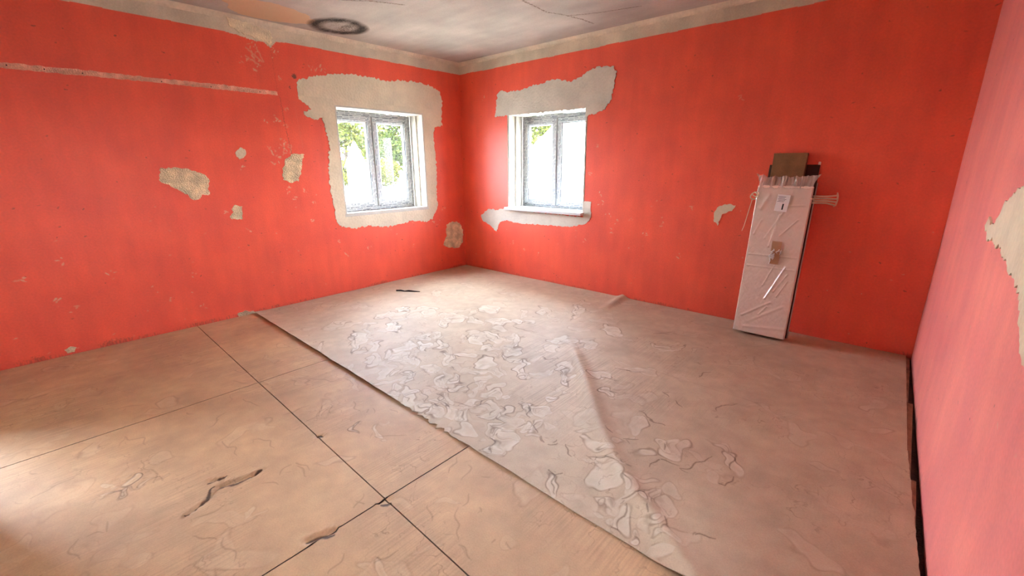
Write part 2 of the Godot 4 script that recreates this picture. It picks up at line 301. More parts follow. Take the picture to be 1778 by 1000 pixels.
# wall with openings: uneven plaster face towards the room, real thickness and reveals
func wall(called: String, o: Vector3, u_dir: Vector3, n_dir: Vector3, u0: float, u1: float, L: float, H: float, thick: float, openings: Array, m: Material, reveal: Material, sd: int, amp := 0.004) -> Node3D:
	var U := u_dir.normalized()
	var N := n_dir.normalized()
	var us := [u0, u1]
	var vs := [-0.05, H]
	for op in openings:
		us.append_array([op[0], op[2]])
		vs.append_array([op[1], op[3]])
	us.sort(); vs.sort()
	var fill := func(a: Array, cell: float) -> Array:
		var r := []
		for i in a.size() - 1:
			var n: int = maxi(1, ceili((a[i + 1] - a[i]) / cell - 0.001))
			if a[i + 1] - a[i] < 1e-5:
				continue
			for k in n:
				r.append(lerpf(a[i], a[i + 1], float(k) / n))
		r.append(a[a.size() - 1])
		return r
	var gu: Array = fill.call(us, 0.08)
	var gv: Array = fill.call(vs, 0.08)
	var noise := noise_of(sd, 0.9, 3)
	var disp := func(u: float, v: float) -> float:
		var e := minf(minf(u - u0, u1 - u), minf(v, H - v))
		for op in openings:
			var dx := maxf(maxf(op[0] - u, u - op[2]), 0.0)
			var dy := maxf(maxf(op[1] - v, v - op[3]), 0.0)
			e = minf(e, sqrt(dx * dx + dy * dy))
		return noise.get_noise_2d(u, v) * amp * clampf(e / 0.25, 0.0, 1.0)
	var st := tool()
	var vert := func(u: float, v: float) -> void:
		var e := 0.02
		var du: float = (disp.call(u + e, v) - disp.call(u - e, v)) / (2.0 * e)
		var dv: float = (disp.call(u, v + e) - disp.call(u, v - e)) / (2.0 * e)
		st.set_normal((N - U * du - Vector3.UP * dv).normalized())
		st.set_uv(Vector2(u / L, clampf(1.0 - v / H, 0.001, 0.999)))
		st.add_vertex(o + U * u + Vector3.UP * v + N * float(disp.call(u, v)))
	var flip := U.cross(Vector3.UP).dot(N) < 0.0
	for i in gu.size() - 1:
		for j in gv.size() - 1:
			var mu: float = (gu[i] + gu[i + 1]) / 2.0
			var mv: float = (gv[j] + gv[j + 1]) / 2.0
			var hole := false
			for op in openings:
				if mu > op[0] and mu < op[2] and mv > op[1] and mv < op[3]:
					hole = true
			if hole:
				continue
			var c := [[gu[i], gv[j]], [gu[i + 1], gv[j]], [gu[i + 1], gv[j + 1]], [gu[i], gv[j + 1]]]
			for k in ([0, 1, 2, 0, 2, 3] if flip else [0, 2, 1, 0, 3, 2]):
				vert.call(c[k][0], c[k][1])
	var P := func(u: float, v: float, d: float) -> Vector3:
		return o + U * u + Vector3.UP * v + N * d
	var r := tool()
	# back side in a frame of strips round the openings, ends, top and bottom
	for i in us.size() - 1:
		for j in vs.size() - 1:
			var mu2: float = (us[i] + us[i + 1]) / 2.0
			var mv2: float = (vs[j] + vs[j + 1]) / 2.0
			var hole2 := false
			for op in openings:
				if mu2 > op[0] and mu2 < op[2] and mv2 > op[1] and mv2 < op[3]:
					hole2 = true
			if not hole2 and us[i + 1] - us[i] > 1e-5 and vs[j + 1] - vs[j] > 1e-5:
				quad(r, P.call(us[i], vs[j], -thick), P.call(us[i + 1], vs[j], -thick), P.call(us[i + 1], vs[j + 1], -thick), P.call(us[i], vs[j + 1], -thick), -N)
	for q in [[u0, -U], [u1, U]]:
		quad(r, P.call(q[0], -0.05, 0.0), P.call(q[0], H, 0.0), P.call(q[0], H, -thick), P.call(q[0], -0.05, -thick), q[1])
	for q in [[-0.05, Vector3.DOWN], [H, Vector3.UP]]:
		quad(r, P.call(u0, q[0], 0.0), P.call(u1, q[0], 0.0), P.call(u1, q[0], -thick), P.call(u0, q[0], -thick), q[1])
	for op in openings:
		for q in [[op[0], U], [op[2], -U]]:
			quad(r, P.call(q[0], op[1], 0.0), P.call(q[0], op[3], 0.0), P.call(q[0], op[3], -thick), P.call(q[0], op[1], -thick), q[1])
		for q in [[op[1], Vector3.UP], [op[3], Vector3.DOWN]]:
			quad(r, P.call(op[0], q[0], 0.0), P.call(op[2], q[0], 0.0), P.call(op[2], q[0], -thick), P.call(op[0], q[0], -thick), q[1])
	var face := build(st, called, m)
	build(r, "masonry", reveal, face)
	struct(face)
	return face

# ragged skim of plaster standing a little proud of a wall; hole: [u0, v0, u1, v1]
func patch(called: String, flat: Array, o: Vector3, U: Vector3, N: Vector3, m: Material, parent: Node, sd: int, rag := 0.008, hole := [], proud := 0.004) -> MeshInstance3D:
	var pts := PackedVector2Array()
	var n := flat.size() / 2
	var noise := noise_of(sd, 9.0, 4)
	for i in n:
		var a := Vector2(flat[i * 2], flat[i * 2 + 1])
		var b := Vector2(flat[(i * 2 + 2) % flat.size()], flat[(i * 2 + 3) % flat.size()])
		var steps := maxi(1, int(a.distance_to(b) / 0.014))
		var side := (b - a).orthogonal().normalized()
		for k in steps:
			var p := a.lerp(b, float(k) / steps)
			var off := noise.get_noise_2d(p.x * 2.2, p.y * 2.2) * rag * 2.2
			for_hole_keep(p, hole)
			pts.append(p + side * off)
	if Geometry2D.is_polygon_clockwise(pts):
		pts.reverse()
	var loops := [pts]
	var pieces := [pts]
	if hole.size() == 4:
		# cut the hole with four slabs so that no bridge is needed
		pieces = []
		var big := 9.0
		for s in [[-big, -big, hole[0], big], [hole[2], -big, big, big], [hole[0], hole[3], hole[2], big], [hole[0], -big, hole[2], hole[1]]]:
			var slab := PackedVector2Array([Vector2(s[0], s[1]), Vector2(s[2], s[1]), Vector2(s[2], s[3]), Vector2(s[0], s[3])])
			for g in Geometry2D.intersect_polygons(pts, slab):
				pieces.append(g)
	var st := tool()
	var P := func(q: Vector2, d: float) -> Vector3:
		return o + U * q.x + Vector3.UP * q.y + N * d
	for g in pieces:
		var idx := Geometry2D.triangulate_polygon(g)
		for t in range(0, idx.size(), 3):
			tri(st, P.call(g[idx[t]], proud), P.call(g[idx[t + 1]], proud), P.call(g[idx[t + 2]], proud), N)
	for g in loops:
		for i in g.size():
			var a2: Vector2 = g[i]
			var b2: Vector2 = g[(i + 1) % g.size()]
			var od := (b2 - a2).orthogonal()
			quad(st, P.call(a2, -0.004), P.call(b2, -0.004), P.call(b2, proud), P.call(a2, proud), U * od.x + Vector3.UP * od.y)
	if hole.size() == 4:
		var hc := [Vector2(hole[0], hole[1]), Vector2(hole[2], hole[1]), Vector2(hole[2], hole[3]), Vector2(hole[0], hole[3])]
		var mid: Vector2 = (hc[0] + hc[2]) / 2.0
		for i in 4:
			var inward: Vector2 = mid - (hc[i] + hc[(i + 1) % 4]) / 2.0
			quad(st, P.call(hc[i], -0.004), P.call(hc[(i + 1) % 4], -0.004), P.call(hc[(i + 1) % 4], proud), P.call(hc[i], proud), U * inward.x + Vector3.UP * inward.y)
	return build(st, called, m, parent)

func for_hole_keep(_p: Vector2, _hole: Array) -> void:
	pass

# mitred ring of four bars in the xy plane, each bar with u along its length
func ring(st: SurfaceTool, lo: Vector2, hi: Vector2, w: float, z0: float, z1: float, bev := 0.006) -> void:
	var prof := [[0.0, z0], [0.0, z1 - bev], [bev, z1], [w - bev, z1], [w, z1 - bev], [w, z0]]
	var rect := func(k: float) -> Array:
		return [Vector2(lo.x + k, lo.y + k), Vector2(hi.x - k, lo.y + k), Vector2(hi.x - k, hi.y - k), Vector2(lo.x + k, hi.y - k)]
	var mid := (lo + hi) / 2.0
	for i in prof.size():
		var a: Array = prof[i]
		var b: Array = prof[(i + 1) % prof.size()]
		var ra: Array = rect.call(a[0])
		var rb: Array = rect.call(b[0])
		for s in 4:
			var p0: Vector2 = ra[s]; var p1: Vector2 = ra[(s + 1) % 4]
			var q0: Vector2 = rb[s]; var q1: Vector2 = rb[(s + 1) % 4]
			var along := (p1 - p0).normalized()
			var inward := (mid - (p0 + p1) / 2.0)
			inward = (inward - along * inward.dot(along)).normalized()
			var dz: float = b[1] - a[1]
			var dk: float = b[0] - a[0]
			var out := Vector3(inward.x, inward.y, 0.0) * dz * -1.0 + Vector3(0, 0, dk)
			if i == prof.size() - 1:
				out = Vector3(0, 0, -1)
			var f := [Vector3(p0.x, p0.y, a[1]), Vector3(p1.x, p1.y, a[1]), Vector3(q1.x, q1.y, b[1]), Vector3(q0.x, q0.y, b[1])]
			var sh := 0.13 * s
			var uv := []
			for c in [[p0, a], [p1, a], [q1, b], [q0, b]]:
				uv.append(Vector2((c[0] - lo).dot(along) / 0.42 + sh, (c[1][0] + absf(z1 - c[1][1])) / 0.075 + 0.37 * s))
			quad(st, f[0], f[1], f[2], f[3], out, uv)

var M := {}

func make_window(called: String, at: Vector3, turn: float, size: Vector2, label: String) -> Node3D:
	var root := base(called, at)
	root.rotation.y = turn
	struct(root)
	root.set_meta("label", label)
	var z1 := -0.275
	var st := tool()
	ring(st, Vector2(0, 0), size, 0.062, z1 - 0.07, z1)
	build(st, "frame", M.film_print, root)
	var mid := size.x / 2.0
	var mul := tool()
	box(mul, Vector3(mid - 0.03, 0.055, z1 - 0.068), Vector3(mid + 0.03, size.y - 0.055, z1 - 0.002), 0.004)
	build(mul, "mullion", M.film_print, root)
	for s in [[0.045, mid - 0.006], [mid + 0.006, size.x - 0.045]]:
		var sash := tool()
		ring(sash, Vector2(s[0], 0.045), Vector2(s[1], size.y - 0.045), 0.066, z1 - 0.05, z1 + 0.014, 0.008)
		var sm := build(sash, "sash", M.film_print, root)
		var bead := tool()
		ring(bead, Vector2(s[0] + 0.064, 0.109), Vector2(s[1] - 0.064, size.y - 0.109), 0.017, z1 - 0.03, z1 + 0.004, 0.008)
		build(bead, "glazing_bead", M.white_plastic, sm)
		var g := tool()
		box(g, Vector3(s[0] + 0.07, 0.115, z1 - 0.024), Vector3(s[1] - 0.07, size.y - 0.115, z1 - 0.02), 0.0005)
		build(g, "glass_pane", M.glass, sm)
	# plastered ribs of the stepped reveal on both sides, and the lining under the lintel
	for s in [0, 1]:
		for d in [[-0.068, 0.004], [-0.275, -0.150]]:
			var rb := tool()
			var x0 := -0.026 if s == 0 else size.x
			box(rb, Vector3(x0, -0.01, d[0]), Vector3(x0 + 0.026, size.y + 0.012, d[1]), 0.006)
			build(rb, "reveal_rib", M.white_plaster, root)
	var hd := tool()
	box(hd, Vector3(-0.026, size.y, -0.275), Vector3(size.x + 0.026, size.y + 0.024, 0.004), 0.005)
	build(hd, "head_lining", M.white_plaster, root)
	return root

func polyline_dist(p: Vector2, flat: Array) -> float:
	var best := 1e9
	for i in range(0, flat.size() - 2, 2):
		var a := Vector2(flat[i], flat[i + 1])
		var b := Vector2(flat[i + 2], flat[i + 3])
		var t := clampf((p - a).dot(b - a) / maxf(1e-9, (b - a).length_squared()), 0.0, 1.0)
		best = minf(best, p.distance_to(a.lerp(b, t)))
	return best

# ---------------------------------------------------------------- floor pictures
# stamps: pale dried smears with darker rims, thin dark strokes; x right along the far wall, z towards the camera
func floor_material(x0: float, z0: float, wx: float, wz: float, w: int, h: int, sd: int, ground: Color, ground2: Color, pale: Color, blobs: Array, strokes: Array, gouges: Array, streak: float, faint: int, ink_strength := 0.8, streak_at := Vector3(0, 0, 99)) -> StandardMaterial3D:
	var blot := grain(w, h, sd, 0.004, 5)
	var fine := grain(w, h, sd + 1, 0.3, 2)
	var mott := grain(w, h, sd + 2, 0.022, 4)
	var lines := grain(w, h, sd + 3, 0.22, 2, 1, 48)
	var where := grain(w, h, sd + 4, 0.003, 2)
	var warp_x := grain(w, h, sd + 5, 0.013, 2)
	var warp_z := grain(w, h, sd + 6, 0.013, 2)
	var vein := grain(w, h, sd + 7, 0.012, 4)
	var wp := PackedByteArray(); wp.resize(w * h)
	var rim := PackedByteArray(); rim.resize(w * h)
	var ink := PackedByteArray(); ink.resize(w * h)
	var sx := w / wx
	var sz := h / wz
	var rng := RandomNumberGenerator.new(); rng.seed = sd + 11
	var all := []
	for b in blobs:
		all.append([b[0], b[1], b[2], b[3], b[4], rng.randf_range(0.55, 1.0)])
		# a smaller fold lying on the smear
		if rng.randf() < 0.7:
			var an := rng.randf() * TAU
			all.append([b[0] + cos(an) * b[3] * 0.6, b[1] + sin(an) * b[3] * 0.6, b[2] * 0.55, b[3] * 0.6, b[4] + rng.randf_range(-0.9, 0.9), rng.randf_range(0.5, 0.9)])
	for b in blobs:
		for k in 2:
			var aa := rng.randf() * TAU
			var rd := rng.randf_range(0.6, 1.8)
			all.append([b[0] + cos(aa) * b[2] * rd, b[1] + sin(aa) * b[2] * rd, b[2] * rng.randf_range(0.35, 0.9), b[3] * rng.randf_range(0.3, 0.8), b[4] + rng.randf_range(-1.2, 1.2), rng.randf_range(0.2, 0.6)])
	for k in faint:
		all.append([x0 + rng.randf() * wx, z0 + rng.randf() * wz, rng.randf_range(0.05, 0.16), rng.randf_range(0.02, 0.06), rng.randf() * TAU, rng.randf_range(0.10, 0.3)])
	for b in all:
		var ca := cos(b[4]); var sa := sin(b[4])
		var rr: float = maxf(b[2], b[3]) * 1.35
		var cxp: float = (b[0] - x0) * sx
		var czp: float = (b[1] - z0) * sz
		var tw := rng.randf_range(-1.0, 1.0)
		for y in range(maxi(0, int(czp - rr * sz)), mini(h, int(czp + rr * sz) + 1)):
			for x in range(maxi(0, int(cxp - rr * sx)), mini(w, int(cxp + rr * sx) + 1)):
				var i := y * w + x
				var dx := (x - cxp) / sx + (warp_x[i] - 128) * 0.00045
				var dz := (y - czp) / sz + (warp_z[i] - 128) * 0.00045
				var p: float = (dx * ca + dz * sa) / b[2]
				var q: float = (-dx * sa + dz * ca) / b[3]
				q += 0.45 * tw * (p * p - 0.3)
				var e := sqrt(p * p + q * q) + (fine[i] / 255.0 - 0.5) * 0.04
				if e < 1.0:
					# dried thickest towards the outline
					wp[i] = maxi(int(wp[i] * 0.8), int(255.0 * b[5] * clampf((1.0 - e) * 5.0, 0.0, 1.0) * (0.35 + 0.65 * e) * (0.55 + 0.45 * mott[i] / 160.0)))
					if e < 0.9:
						rim[i] = int(rim[i] * 0.45)
				var wd: float = 0.0075 / minf(b[2], b[3])
				if absf(e - 1.0) < wd:
					var part := clampf((vein[i] + warp_x[i]) / 128.0 - 1.55, 0.0, 1.0)
					rim[i] = maxi(rim[i], int(255.0 * b[5] * (1.0 - absf(e - 1.0) / wd) * (0.12 + 0.88 * part)))
	var draw := func(s: Array, width: float, strength: float) -> void:
		for j in range(0, s.size() - 2, 2):
			var a := Vector2(s[j], s[j + 1])
			var b := Vector2(s[j + 2], s[j + 3])
			var n := maxi(2, int(a.distance_to(b) / 0.003))
			for k in n:
				var f := float(k) / n
				var g := (f + j * 0.5) / (s.size() * 0.5 - 1.0)
				var c := a.lerp(b, f)
				var wob := warp_z[clampi(int((c.y - z0) * sz), 0, h - 1) * w + clampi(int((c.x - x0) * sx), 0, w - 1)] / 255.0 - 0.5
				c += (b - a).orthogonal().normalized() * wob * 0.10
				var wd := width * (0.35 + 0.65 * sin(PI * clampf(g * 0.85 + 0.12, 0.0, 1.0)))
				var rp := int(wd * sx) + 1
				var px := (c.x - x0) * sx
				var py := (c.y - z0) * sz
				for y in range(maxi(0, int(py) - rp), mini(h, int(py) + rp + 1)):
					for x in range(maxi(0, int(px) - rp), mini(w, int(px) + rp + 1)):
						var d := Vector2((x - px) / sx, (y - py) / sz).length() / wd
						if d < 1.0:
							var i := y * w + x
							ink[i] = maxi(ink[i], mini(255, int(255.0 * strength * (1.0 - d) * (0.5 + fine[i] / 510.0))))
	for s in strokes:
		draw.call(s, 0.0065, ink_strength)
		if rng.randf() < 0.6:
			var q: Array = s.slice(0, 4).duplicate()
			q[2] = q[0] + (q[3] - q[1]) * rng.randf_range(-0.7, 0.7) + (q[2] - q[0]) * 0.4
			q[3] = q[1] + (s[2] - q[0]) * rng.randf_range(-0.7, 0.7)
			draw.call(q, 0.005, ink_strength * 0.7)
	for s in gouges:
		draw.call(s.slice(1), s[0] * 1.1, 2.2)
	var col := PackedByteArray(); col.resize(w * h * 3)
	var hgt := PackedByteArray(); hgt.resize(w * h)
	for y in h:
		for x in w:
			var i := y * w + x
			var b1 := blot[i] / 255.0
			var f1 := fine[i] / 255.0 - 0.5
			var m1 := mott[i] / 255.0 - 0.5
			var l1 := (lines[i] / 255.0 - 0.5) * streak * clampf(where[i] / 255.0 * 3.0 - 1.1, 0.0, 1.0) * clampf(1.6 - Vector2(x / sx + x0 - streak_at.x, y / sz + z0 - streak_at.y).length() / streak_at.z, 0.12, 1.0)
			var t := clampf(b1 * 1.5 - 0.25, 0.0, 1.0)
			var vn := clampf(1.0 - absf(vein[i] - 128) / 5.0, 0.0, 1.0) * clampf(where[i] / 90.0 - 1.0, 0.0, 1.0) * clampf(mott[i] / 128.0 - 0.6, 0.0, 1.0)
			var k := 1.0 + 0.07 * m1 + 0.08 * f1 + 0.22 * l1 + 0.06 * (vein[i] / 255.0 - 0.5)
			var r := lerpf(ground.r, ground2.r, t) * k
			var g := lerpf(ground.g, ground2.g, t) * k
			var bl := lerpf(ground.b, ground2.b, t) * k
			var a := wp[i] / 255.0 * 0.72
			r = lerpf(r, pale.r, a); g = lerpf(g, pale.g, a); bl = lerpf(bl, pale.b, a)
			var d := clampf(rim[i] / 255.0 * 0.62 + ink[i] / 255.0 * 0.85 + vn * 0.30, 0.0, 0.9)
			r = lerpf(r, 0.26, d); g = lerpf(g, 0.17, d); bl = lerpf(bl, 0.11, d)
			col[i * 3] = clampi(int(r * 255.0), 0, 255)
			col[i * 3 + 1] = clampi(int(g * 255.0), 0, 255)
			col[i * 3 + 2] = clampi(int(bl * 255.0), 0, 255)
			hgt[i] = clampi(int(110.0 + 26.0 * m1 + 12.0 * f1 + 10.0 * l1 - 22.0 * vn + 46.0 * wp[i] / 255.0 - 40.0 * rim[i] / 255.0 - 60.0 * ink[i] / 255.0), 0, 255)
	var mt := plain(Color.WHITE, 0.62, 0.4)
	mt.albedo_texture = rgb_texture(w, h, col)
	mt.heightmap_enabled = true
	mt.heightmap_scale = 0.6
	mt.heightmap_texture = grey_texture(w, h, hgt)
	return mt

func ceiling_material(wx: float, wz: float, w: int, h: int) -> StandardMaterial3D:
	var blot := grain(w, h, 501, 0.006, 5)
	var fine := grain(w, h, 502, 0.22, 2)
	var sweep := grain(w, h, 503, 0.03, 3, 5, 1)
	var col := PackedByteArray(); col.resize(w * h * 3)
	var hgt := PackedByteArray(); hgt.resize(w * h)
	var cracks := [[0.12, 0.075, 0.3, 0.05, 0.52, 0.045], [2.22, 1.25, 2.18, 0.85, 2.27, 0.65, 2.32, 0.47, 2.33, 0.28], [2.27, 0.65, 2.6, 0.5, 2.9, 0.41], [1.39, 1.88, 1.24, 2.13, 1.1, 2.3]]
	for y in h:
		for x in w:
			var i := y * w + x
			var u := (x + 0.5) / w * wx
			var v := (y + 0.5) / h * wz
			var b := blot[i] / 255.0
			var f := fine[i] / 255.0 - 0.5
			var s := sweep[i] / 255.0 - 0.5
			var k := 1.0 + 0.15 * (b - 0.5) + 0.05 * f + 0.06 * s
			var r := 0.69 * k
			var g := 0.64 * k
			var bl := 0.585 * k
			var hh := 128.0 + 40.0 * (b - 0.5) + 12.0 * f + 12.0 * s
			# peeled area showing brown clay render
			var e := Vector2((u - 0.34) / 0.26, (v - 2.64) / 0.36).length() + (b - 0.5) * 0.9
			if e < 1.0:
				r = lerpf(r, 0.82, 0.8); g = lerpf(g, 0.66, 0.8); bl = lerpf(bl, 0.50, 0.8)
				hh -= 30.0
			# sooty ring round an old stove pipe hole
			var d := Vector2(u - 0.37, v - 1.935).length() / 0.262 + (b - 0.5) * 0.22 + f * 0.05
			var a := clampf(1.0 - absf(d - 0.80) / 0.36, 0.0, 1.0) * (0.55 + 1.5 * (s + 0.3)) * (0.85 + 0.9 * f)
			if d < 0.7:
				a = maxf(a, 0.8 * clampf((b * 1.6 + 1.4 * f + 1.2 * s) - 0.6, 0.0, 1.0))
				hh -= 16.0
			a = clampf(a, 0.0, 0.88)
			r = lerpf(r, 0.15, a); g = lerpf(g, 0.125, a); bl = lerpf(bl, 0.10, a)
			for c in cracks:
				if u > c[0] - 0.3 and u < c[c.size() - 2] + 0.3 and absf(v - c[1]) < 1.6:
					var dist := polyline_dist(Vector2(u, v) + Vector2(f, b - 0.5) * 0.03, c)
					if dist < 0.004 + 0.004 * b:
						r *= 0.72; g *= 0.68; bl *= 0.64
						hh -= 60.0
			col[i * 3] = clampi(int(r * 255.0), 0, 255)
			col[i * 3 + 1] = clampi(int(g * 255.0), 0, 255)
			col[i * 3 + 2] = clampi(int(bl * 255.0), 0, 255)
			hgt[i] = clampi(int(hh), 0, 255)
	var m := plain(Color.WHITE, 0.95, 0.3)
	m.albedo_texture = rgb_texture(w, h, col)
	m.heightmap_enabled = true
	m.heightmap_scale = 1.2
	m.heightmap_texture = grey_texture(w, h, hgt)
	return m

func film_print_material() -> StandardMaterial3D:
	# protective film on the new frames: grey lettering-like dashes in rows
	var w := 512
	var h := 96
	var im := Image.create(w, h, false, Image.FORMAT_RGB8)
	im.fill(Color(0.68, 0.68, 0.67))
	var rng := RandomNumberGenerator.new(); rng.seed = 77
	for row in 4:
		var x := rng.randi_range(-20, 10)
		while x < w:
			var l := rng.randi_range(24, 110)
			var c := Color(0.36, 0.37, 0.40).lerp(Color(0.58, 0.58, 0.60), rng.randf() * 0.9)
			im.fill_rect(Rect2i(x, row * 24 + rng.randi_range(0, 5), l, rng.randi_range(5, 15)), c)
			x += l + rng.randi_range(5, 26)
	var m := plain(Color.WHITE, 0.4, 0.5)
	m.albedo_texture = ImageTexture.create_from_image(im)
	return m

# flat sheet with its own thickness: grid between two borders given by callables
func sheet_grid(nx: int, nz: int, at: Callable, height: Callable, thick: float, uv0: Vector2, uvs: Vector2) -> SurfaceTool:
	var st := tool()
	var pts := []
	for j in nz + 1:
		var row := []
		for i in nx + 1:
			var q: Vector2 = at.call(float(i) / nx, float(j) / nz)
			row.append(Vector3(q.x, float(height.call(q)), q.y))
		pts.append(row)
	var nrm := func(i: int, j: int) -> Vector3:
		var a: Vector3 = pts[j][mini(i + 1, nx)] - pts[j][maxi(i - 1, 0)]
		var b: Vector3 = pts[mini(j + 1, nz)][i] - pts[maxi(j - 1, 0)][i]
		return b.cross(a).normalized()
	for j in nz + 1:
		for i in nx + 1:
			var p: Vector3 = pts[j][i]
			st.set_normal(nrm.call(i, j))
			st.set_uv(Vector2((p.x - uv0.x) / uvs.x, (p.z - uv0.y) / uvs.y))
			st.add_vertex(p)
	for j in nz:
		for i in nx:
			var k := j * (nx + 1) + i
			for q in [k, k + 1, k + nx + 2, k, k + nx + 2, k + nx + 1]:
				st.add_index(q)
	var n := (nx + 1) * (nz + 1)
	var border := []
	for i in nx: border.append([pts[0][i], pts[0][i + 1], Vector3(0, 0, -1)])
	for i in nx: border.append([pts[nz][i], pts[nz][i + 1], Vector3(0, 0, 1)])
	for j in nz: border.append([pts[j][0], pts[j + 1][0], Vector3(-1, 0, 0)])
	for j in nz: border.append([pts[j][nx], pts[j + 1][nx], Vector3(1, 0, 0)])
	for b in border:
		var dn := Vector3(0, -thick, 0)
		for p in [b[0], b[1], b[1] + dn, b[0] + dn]:
			st.set_normal(b[2])
			st.set_uv(Vector2((p.x - uv0.x) / uvs.x, (p.z - uv0.y) / uvs.y))
			st.add_vertex(p)
		for q in [n, n + 1, n + 2, n, n + 2, n + 3]:
			st.add_index(q)
		n += 4
	return st

# ---------------------------------------------------------------- outdoors
func make_tree(sd: int, height: float, spread: float, leaf: Material) -> Node3D:
	var rng := RandomNumberGenerator.new(); rng.seed = sd
	var root := base("broadleaf_tree")
	var st := tool()
	var top := Vector3(rng.randf_range(-0.4, 0.4), height * 0.75, rng.randf_range(-0.4, 0.4))
	tube(st, [Vector3(0, -0.3, 0), Vector3(0.1, height * 0.25, 0.05), top * 0.7, top], [height * 0.022, height * 0.017, height * 0.011, 0.03], 8)
	var tips := []
	for k in 16:
		var f := rng.randf_range(0.06, 0.9)
		var a := rng.randf() * TAU
		var s := Vector3(0.1, height * 0.75 * f, 0.05)
		var e := s + Vector3(cos(a) * spread * rng.randf_range(0.5, 0.85), height * rng.randf_range(0.06, 0.2), sin(a) * spread * rng.randf_range(0.5, 0.85))
		tube(st, [s, s.lerp(e, 0.5) + Vector3(0, 0.2, 0), e], [0.08, 0.05, 0.02], 5)
		tips.append(e)
	build(st, "trunk", M.bark, root)
	var lv := tool()
	tips.append(top)
	tips.append(top + Vector3(0, height * 0.12, 0))
	for k in 6800:
		var c: Vector3 = tips[k % tips.size()]
		var d := Vector3(rng.randfn(), rng.randfn() * 0.8, rng.randfn()) * spread * 0.27
		var p := c + d
		if p.y < 0.2:
			p.y = 0.2 + rng.randf() * 0.6
		var bs := Basis.from_euler(Vector3(rng.randf() * TAU, rng.randf() * TAU, rng.randf() * TAU))
		var l := rng.randf_range(0.12, 0.24)
		var v := [p - bs.x * l, p + bs.y * l * 0.55, p + bs.x * l, p - bs.y * l * 0.55]
		quad(lv, v[0], v[1], v[2], v[3], bs.z, [Vector2(0, 0), Vector2(1, 0), Vector2(1, 1), Vector2(0, 1)])
	build(lv, "foliage", leaf, root)
	return root

